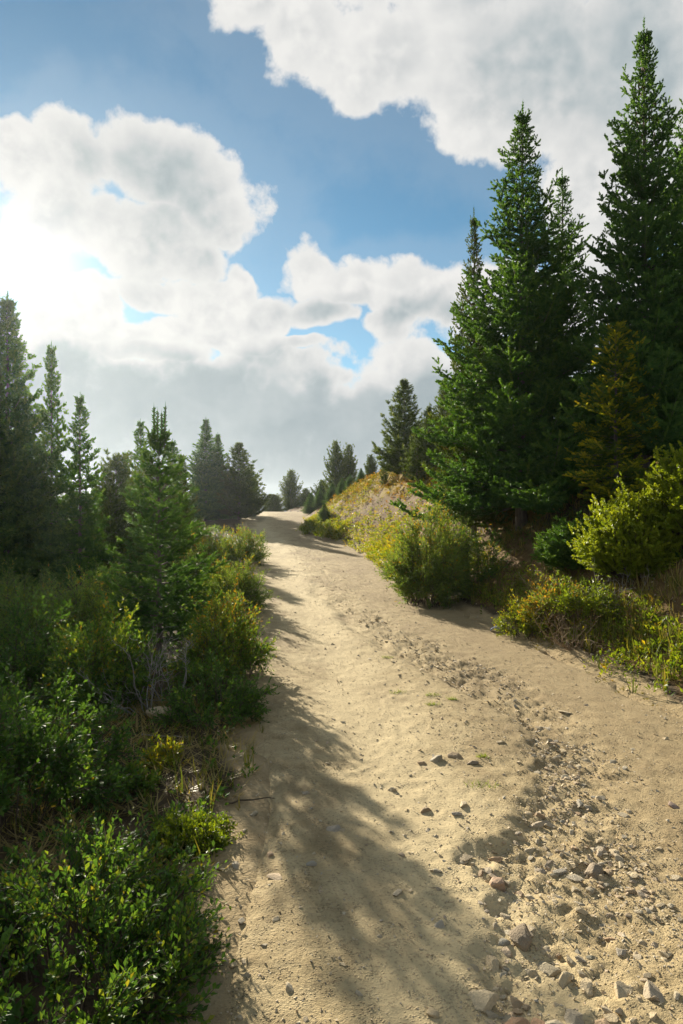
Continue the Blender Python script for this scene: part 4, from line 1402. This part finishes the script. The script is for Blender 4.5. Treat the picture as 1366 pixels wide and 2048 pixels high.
def rock_data(seed, cuts, flat=.6, long_=1.3):
    """a stone broken along a few planes, edges slightly worn"""
    r = np.random.default_rng(seed)
    bm = bmesh.new()
    bmesh.ops.create_icosphere(bm, subdivisions=3, radius=.5)
    P = np.array([v.co[:] for v in bm.verts])
    n = unit(r.normal(size=(cuts, 3)))
    d = r.uniform(.19, .36, cuts)
    for q, k in zip(n, d):
        o = np.clip(P @ q - k, 0, None)
        P = P - o[:, None] * q * .985
    P = P * (1 + .035 * fbm(P[:, 0] * 9 + seed, P[:, 1] * 9 + P[:, 2] * 5, 3, seed)[:, None])
    P = P * [long_, 1.0, flat] * 1.3
    for v, p in zip(bm.verts, P):
        v.co = p
    me = bpy.data.meshes.new("rock")
    bm.to_mesh(me)
    bm.free()
    me.materials.append(M['stone'])
    return me


ROCKS = [rock_data(500 + k, (9, 12, 16, 11)[k % 4], flat=(.55, .75, .62, .45)[k % 4], long_=(1.25, 1.5, 1.1, 1.35)[k % 4]) for k in range(14)]


def put_rock(x, y, s, k, sink=.3, rz=None, tilt=.25, sz=1.0):
    o = bpy.data.objects.new("rock", ROCKS[k % len(ROCKS)])
    COL.objects.link(o)
    o.location = (x, y, float(ground_z(x, y)) + s * (.3 - sink * .55) * sz)
    o.rotation_euler = (random.uniform(-tilt, tilt), random.uniform(-tilt, tilt), random.uniform(0, 6.28) if rz is None else rz)
    o.scale = (s, s, s * sz)
    return o


def gpt(px, py):
    y = CAM_H * FPX / (py - HORIZON)
    return at(px, y), y


# stones that can be told one by one: (column, row, width in px, label)
LANDMARKS = []
HUES = (('pinkish', (1.12, .86, .78)), ('reddish', (1.05, .74, .62)), ('bluish', (.62, .74, .86)), ('purplish', (.80, .68, .78)), ('dark', (.55, .53, .50)),
        ('brown', (.82, .70, .58)), ('grey', (.80, .83, .86)), ('pale', (1.18, 1.15, 1.08)), ('cream', (1.25, 1.18, 1.0)), ('light', (1.15, 1.12, 1.05)))


def hue(o, lab):
    for word, c in HUES:
        if word in lab.split(' ', 3)[:3] or word in lab.split()[0]:
            o.color = (*c, 1)
            break
    return o


for k, (px, py, w, short, rest_) in enumerate((
        (962, 1985, 62, "large pale boulder", "half sunk in the rut where the long tree shadow ends"),
        (1190, 1735, 58, "big dark stone", "alone in the middle of the washed rut"),
        (995, 1755, 62, "big pinkish stone", "on the lip of the rut near the long tree shadow"),
        (930, 1705, 34, "small dark stone", "throwing a shadow on the lip of the rut"),
        (1310, 1980, 58, "large tan rock", "ending the row of stones on its verge side"),
        (1240, 1968, 44, "rounded light stone", "in the row next to the large tan rock"),
        (1170, 1955, 42, "squat pale stone", "in the row of stones across the rut"),
        (1148, 2018, 50, "tall tan block", "standing below the row of stones in the rut"),
        (1110, 2040, 54, "broad pale rock", "beside the tall tan block"),
        (1025, 2036, 46, "reddish rock", "next to the large pale boulder"),
        (1080, 2036, 40, "reddish-brown rock", "wedged beside the broad pale rock"),
        (1205, 2025, 40, "small brown rock", "on the verge side of the tall tan block"),
        (1040, 1860, 56, "dark rock slab", "lying across the middle of the rut"),
        (985, 1905, 30, "cream stone", "just below the dark rock slab"),
        (1095, 1915, 44, "grey flat rock", "set in sand above the row of stones"),
        (1180, 1898, 22, "bluish pebble", "in the sandy middle of the rut"),
        (1130, 1940, 40, "light tan stone", "where the row of stones begins"),
        (670, 1655, 42, "flat grey stone", "lying in the long tree shadow"),
        (553, 1751, 36, "pale flat stone", "lying alone in smooth sand by the low willow"),
        (872, 1523, 30, "grey stone", "in the trio of stones above the mossy tuft"),
        (910, 1515, 34, "brown stone", "between two others above the mossy tuft"),
        (945, 1527, 26, "dark stone", "nearest the rut in the trio above the mossy tuft"),
        (850, 1616, 26, "lone brown stone", "on firm sand a step from the mossy tuft"),
        (927, 1610, 24, "pale round stone", "just below the mossy tuft"),
        (1130, 1420, 34, "flat pale slab", "at the head of the washed rut"),
        (1330, 1478, 22, "small light stone", "at the verge side of the road"),
        (1345, 1610, 30, "purplish flat stone", "on the verge side of the track"),
        (795, 1775, 22, "tan pebble", "lying inside the long tree shadow"),
        (880, 1840, 24, "tan stone", "on the edge of the long tree shadow"))):
    x, y = gpt(px, py)
    s = w / FPX * math.hypot(y, CAM_H) / 1.45
    o = put_rock(x, y, s, k, sink=.52, sz=.6 if 'flat' in short else 1.3 if 'tall' in short else 1.0)
    hue(o, short)
    tag(o, short + ' ' + rest_, "rock", "stones lying on the dirt road")
    LANDMARKS.append((x, y, short))
for px, py, w, lab in ((208, 1552, 34, "half-buried tan stone touching two others by the upright herb"), (258, 1556, 32, "half-buried tan stone apart from its pair by the upright herb"),
                       (212, 1573, 34, "lowest of three tan stones by the upright herb"), (322, 1435, 36, "dusty brown stone under the bleached dead shrub")):
    x, y = gpt(px, py)
    s = w / FPX * math.hypot(y, CAM_H) * 1.05
    tag(put_rock(x, y, s, random.randrange(14), sink=.1), lab, "rock", "stones on the left bank")

# the many loose stones: the largest in view are objects, the rest is gravel
def f_stone(x, y):
    c = (x - XL(y)) / (XR(y) - XL(y))
    w = wash(x, y)
    mid = np.exp(-((c - .46) / .16) ** 2) * patch(x, y, 1.5, 111, -.1, .3)
    marg = sstep(.88, 1.0, c) * .5
    return np.clip(w * (.16 + .84 * patch(x, y, 2.6, 113, -.15, .35)) * (1 - .45 * sstep(4.5, 7, y)) + .22 * mid + .16 + marg * .4, 0, 1)


rr = np.random.default_rng(600)
yy = np.exp(rr.uniform(np.log(1.5), np.log(24), 110000))
xx = rr.uniform(0, 1, 110000) * (XR(yy) - XL(yy) + .3) + XL(yy) - .05
keep = rr.uniform(size=110000) < f_stone(xx, yy)
xx, yy = xx[keep], yy[keep]
ss = .0065 * rr.uniform(.008, 1, len(xx)) ** -.40
ss = np.minimum(ss * (.8 + .45 * wash(xx, yy)), .036) * (1 + .02 * yy)
zz = ground_z(xx, yy)
vis = (np.abs(xx / yy) < .5) & (CAM_H * FPX / yy < 1060)
score = np.where(vis, ss / yy, 0)
order = np.argsort(-score)
N_ONE = 262
LM = np.array([(x, y) for x, y, _ in LANDMARKS])
for i in order[:N_ONE]:
    o = put_rock(xx[i], yy[i], ss[i] * 1.1, int(rr.integers(0, 14)), sink=.56)
    dd = np.hypot(LM[:, 0] - xx[i], LM[:, 1] - yy[i])
    j = int(np.argmin(dd))
    tone = ('tan', 'tan', 'tan', 'tan', 'pale', 'pale', 'grey', 'brown')[int(rr.integers(0, 8))]
    hue(o, tone)
    form = 'angular' if ss[i] > .026 else 'small'
    if dd[j] < .36:
        place_ = "beside the " + LANDMARKS[j][2]
    elif wash(xx[i], yy[i]) > .4:
        place_ = "strewn in the upper washed rut" if yy[i] > 4.3 else "on open sand in the lower washed rut"
    else:
        place_ = "scattered on the firm sand outside the rut"
    tag(o, f"{form} {tone} loose stone {place_}", "rock", f"{form} {tone} stones {place_}")
rest = order[N_ONE:N_ONE + 17500]
gv, gf = [], []
variants = []
for k in range(5):
    bm = rock_mesh(700 + k, 6 + k % 2, .65, 1.3)
    bm.verts.ensure_lookup_table()
    bm.verts.index_update()
    variants.append((np.array([v.co[:] for v in bm.verts]), np.array([[v.index for v in f.verts] for f in bm.faces])))
    bm.free()
off = 0
gt = []
for k in range(5):
    idx = rest[k::5]
    d = unit(np.stack([rr.normal(size=len(idx)), rr.normal(size=len(idx)), rr.normal(size=len(idx)) * .25], -1))
    up = unit(np.array([0, 0, 1.0]) + rr.normal(size=(len(idx), 3)) * .35)
    v, f = scatter(*variants[k], np.stack([xx[idx], yy[idx], zz[idx] + ss[idx] * .06], -1), d, ss[idx], rr, up)
    gv.append(v); gf.append(f + off); off += len(v)
    gt.append(np.repeat(rr.uniform(0, 1, len(idx)), len(variants[k][0])))
tag(link("gravel", mesh_np("gravel", np.concatenate(gv), np.concatenate(gf), M['stone'], False, np.concatenate(gt))),
    "fine gravel and pebbles strewn over the dirt road", "gravel", None, 'stuff')

# stones on the cut bank
pts, r = spots(lambda x, y: sstep(.05, .15, (x - XR(y)) / WB(y)) * sstep(1.0, .85, (x - XR(y)) / WB(y)) * .8, (-2, 5.5, 12, 38), 900, 621)
v, f = scatter(*variants[0], pts + [0, 0, .015], unit(r.normal(size=pts.shape)), r.uniform(.02, .09, len(pts)), r)
tag(link("bank_scree", mesh_np("bank_scree", v, f, M['stone'], False, np.repeat(r.uniform(0, 1, len(pts)), len(variants[0][0])))), "loose scree on the face of the cut bank", "scree", None, 'stuff')
pts, r = spots(lambda x, y: sstep(.1, .4, x - XR(y)) * .9, (1.8, 5, 3.5, 10), 1500, 622)
v, f = scatter(*variants[1], pts + [0, 0, .006], unit(r.normal(size=pts.shape)), r.uniform(.012, .045, len(pts)), r)
tag(link("verge_scree", mesh_np("verge_scree", v, f, M['stone'], False, np.repeat(r.uniform(0, 1, len(pts)), len(variants[1][0])))), "clods and small stones on the bare soil of the right verge", "scree", None, 'stuff')


# ------------------------------------------------------------------ scrap of plastic at the road edge
def plastic():
    x, y = gpt(990, 1264)
    n = 9
    u, v_ = np.meshgrid(np.linspace(-.5, .5, n), np.linspace(-.5, .5, n))
    rr = np.random.default_rng(9)
    z = .035 + .028 * fbm(u * 5 + 3, v_ * 5, 3, 9) + .02 * np.cos(u * 5)
    V = np.stack([u * .10 + v_ * .04 + rr.normal(size=u.shape) * .004, v_ * .12 + rr.normal(size=u.shape) * .004, z * 1.2], -1).reshape(-1, 3)
    me = mesh_np("plastic_scrap", V, grid_faces(n, n), M['plastic'], False)
    o = link("plastic_scrap", me, None, (x, y, float(ground_z(x, y)) - .01))
    md = o.modifiers.new("thickness", 'SOLIDIFY')
    md.thickness = .002
    tag(o, "crumpled pale blue scrap of plastic lying at the right road edge", "litter")


plastic()


# ------------------------------------------------------------------ thin bright air towards the sun
def build_haze():
    x0, x1, y0, y1, z0, z1 = -490, 490, -60, 490, -60, 11.5
    V = np.array([[x, y, z] for z in (z0, z1) for y in (y0, y1) for x in (x0, x1)], float)
    F = np.array([[0, 2, 3, 1], [4, 5, 7, 6], [0, 1, 5, 4], [2, 6, 7, 3], [0, 4, 6, 2], [1, 3, 7, 5]])
    m, t, out = new_mat("air")
    v = t.new('ShaderNodeVolumePrincipled')
    v.inputs['Color'].default_value = (.84, .92, 1.0, 1)
    v.inputs['Density'].default_value = HAZE
    v.inputs['Anisotropy'].default_value = .78
    t.l.new(v.outputs[0], out.inputs['Volume'])
    o = link("haze", mesh_np("haze", V, F, m))
    tag(o, "thin sunlit haze hanging in the air", "haze", None, 'stuff')


HAZE = .0003
build_haze()
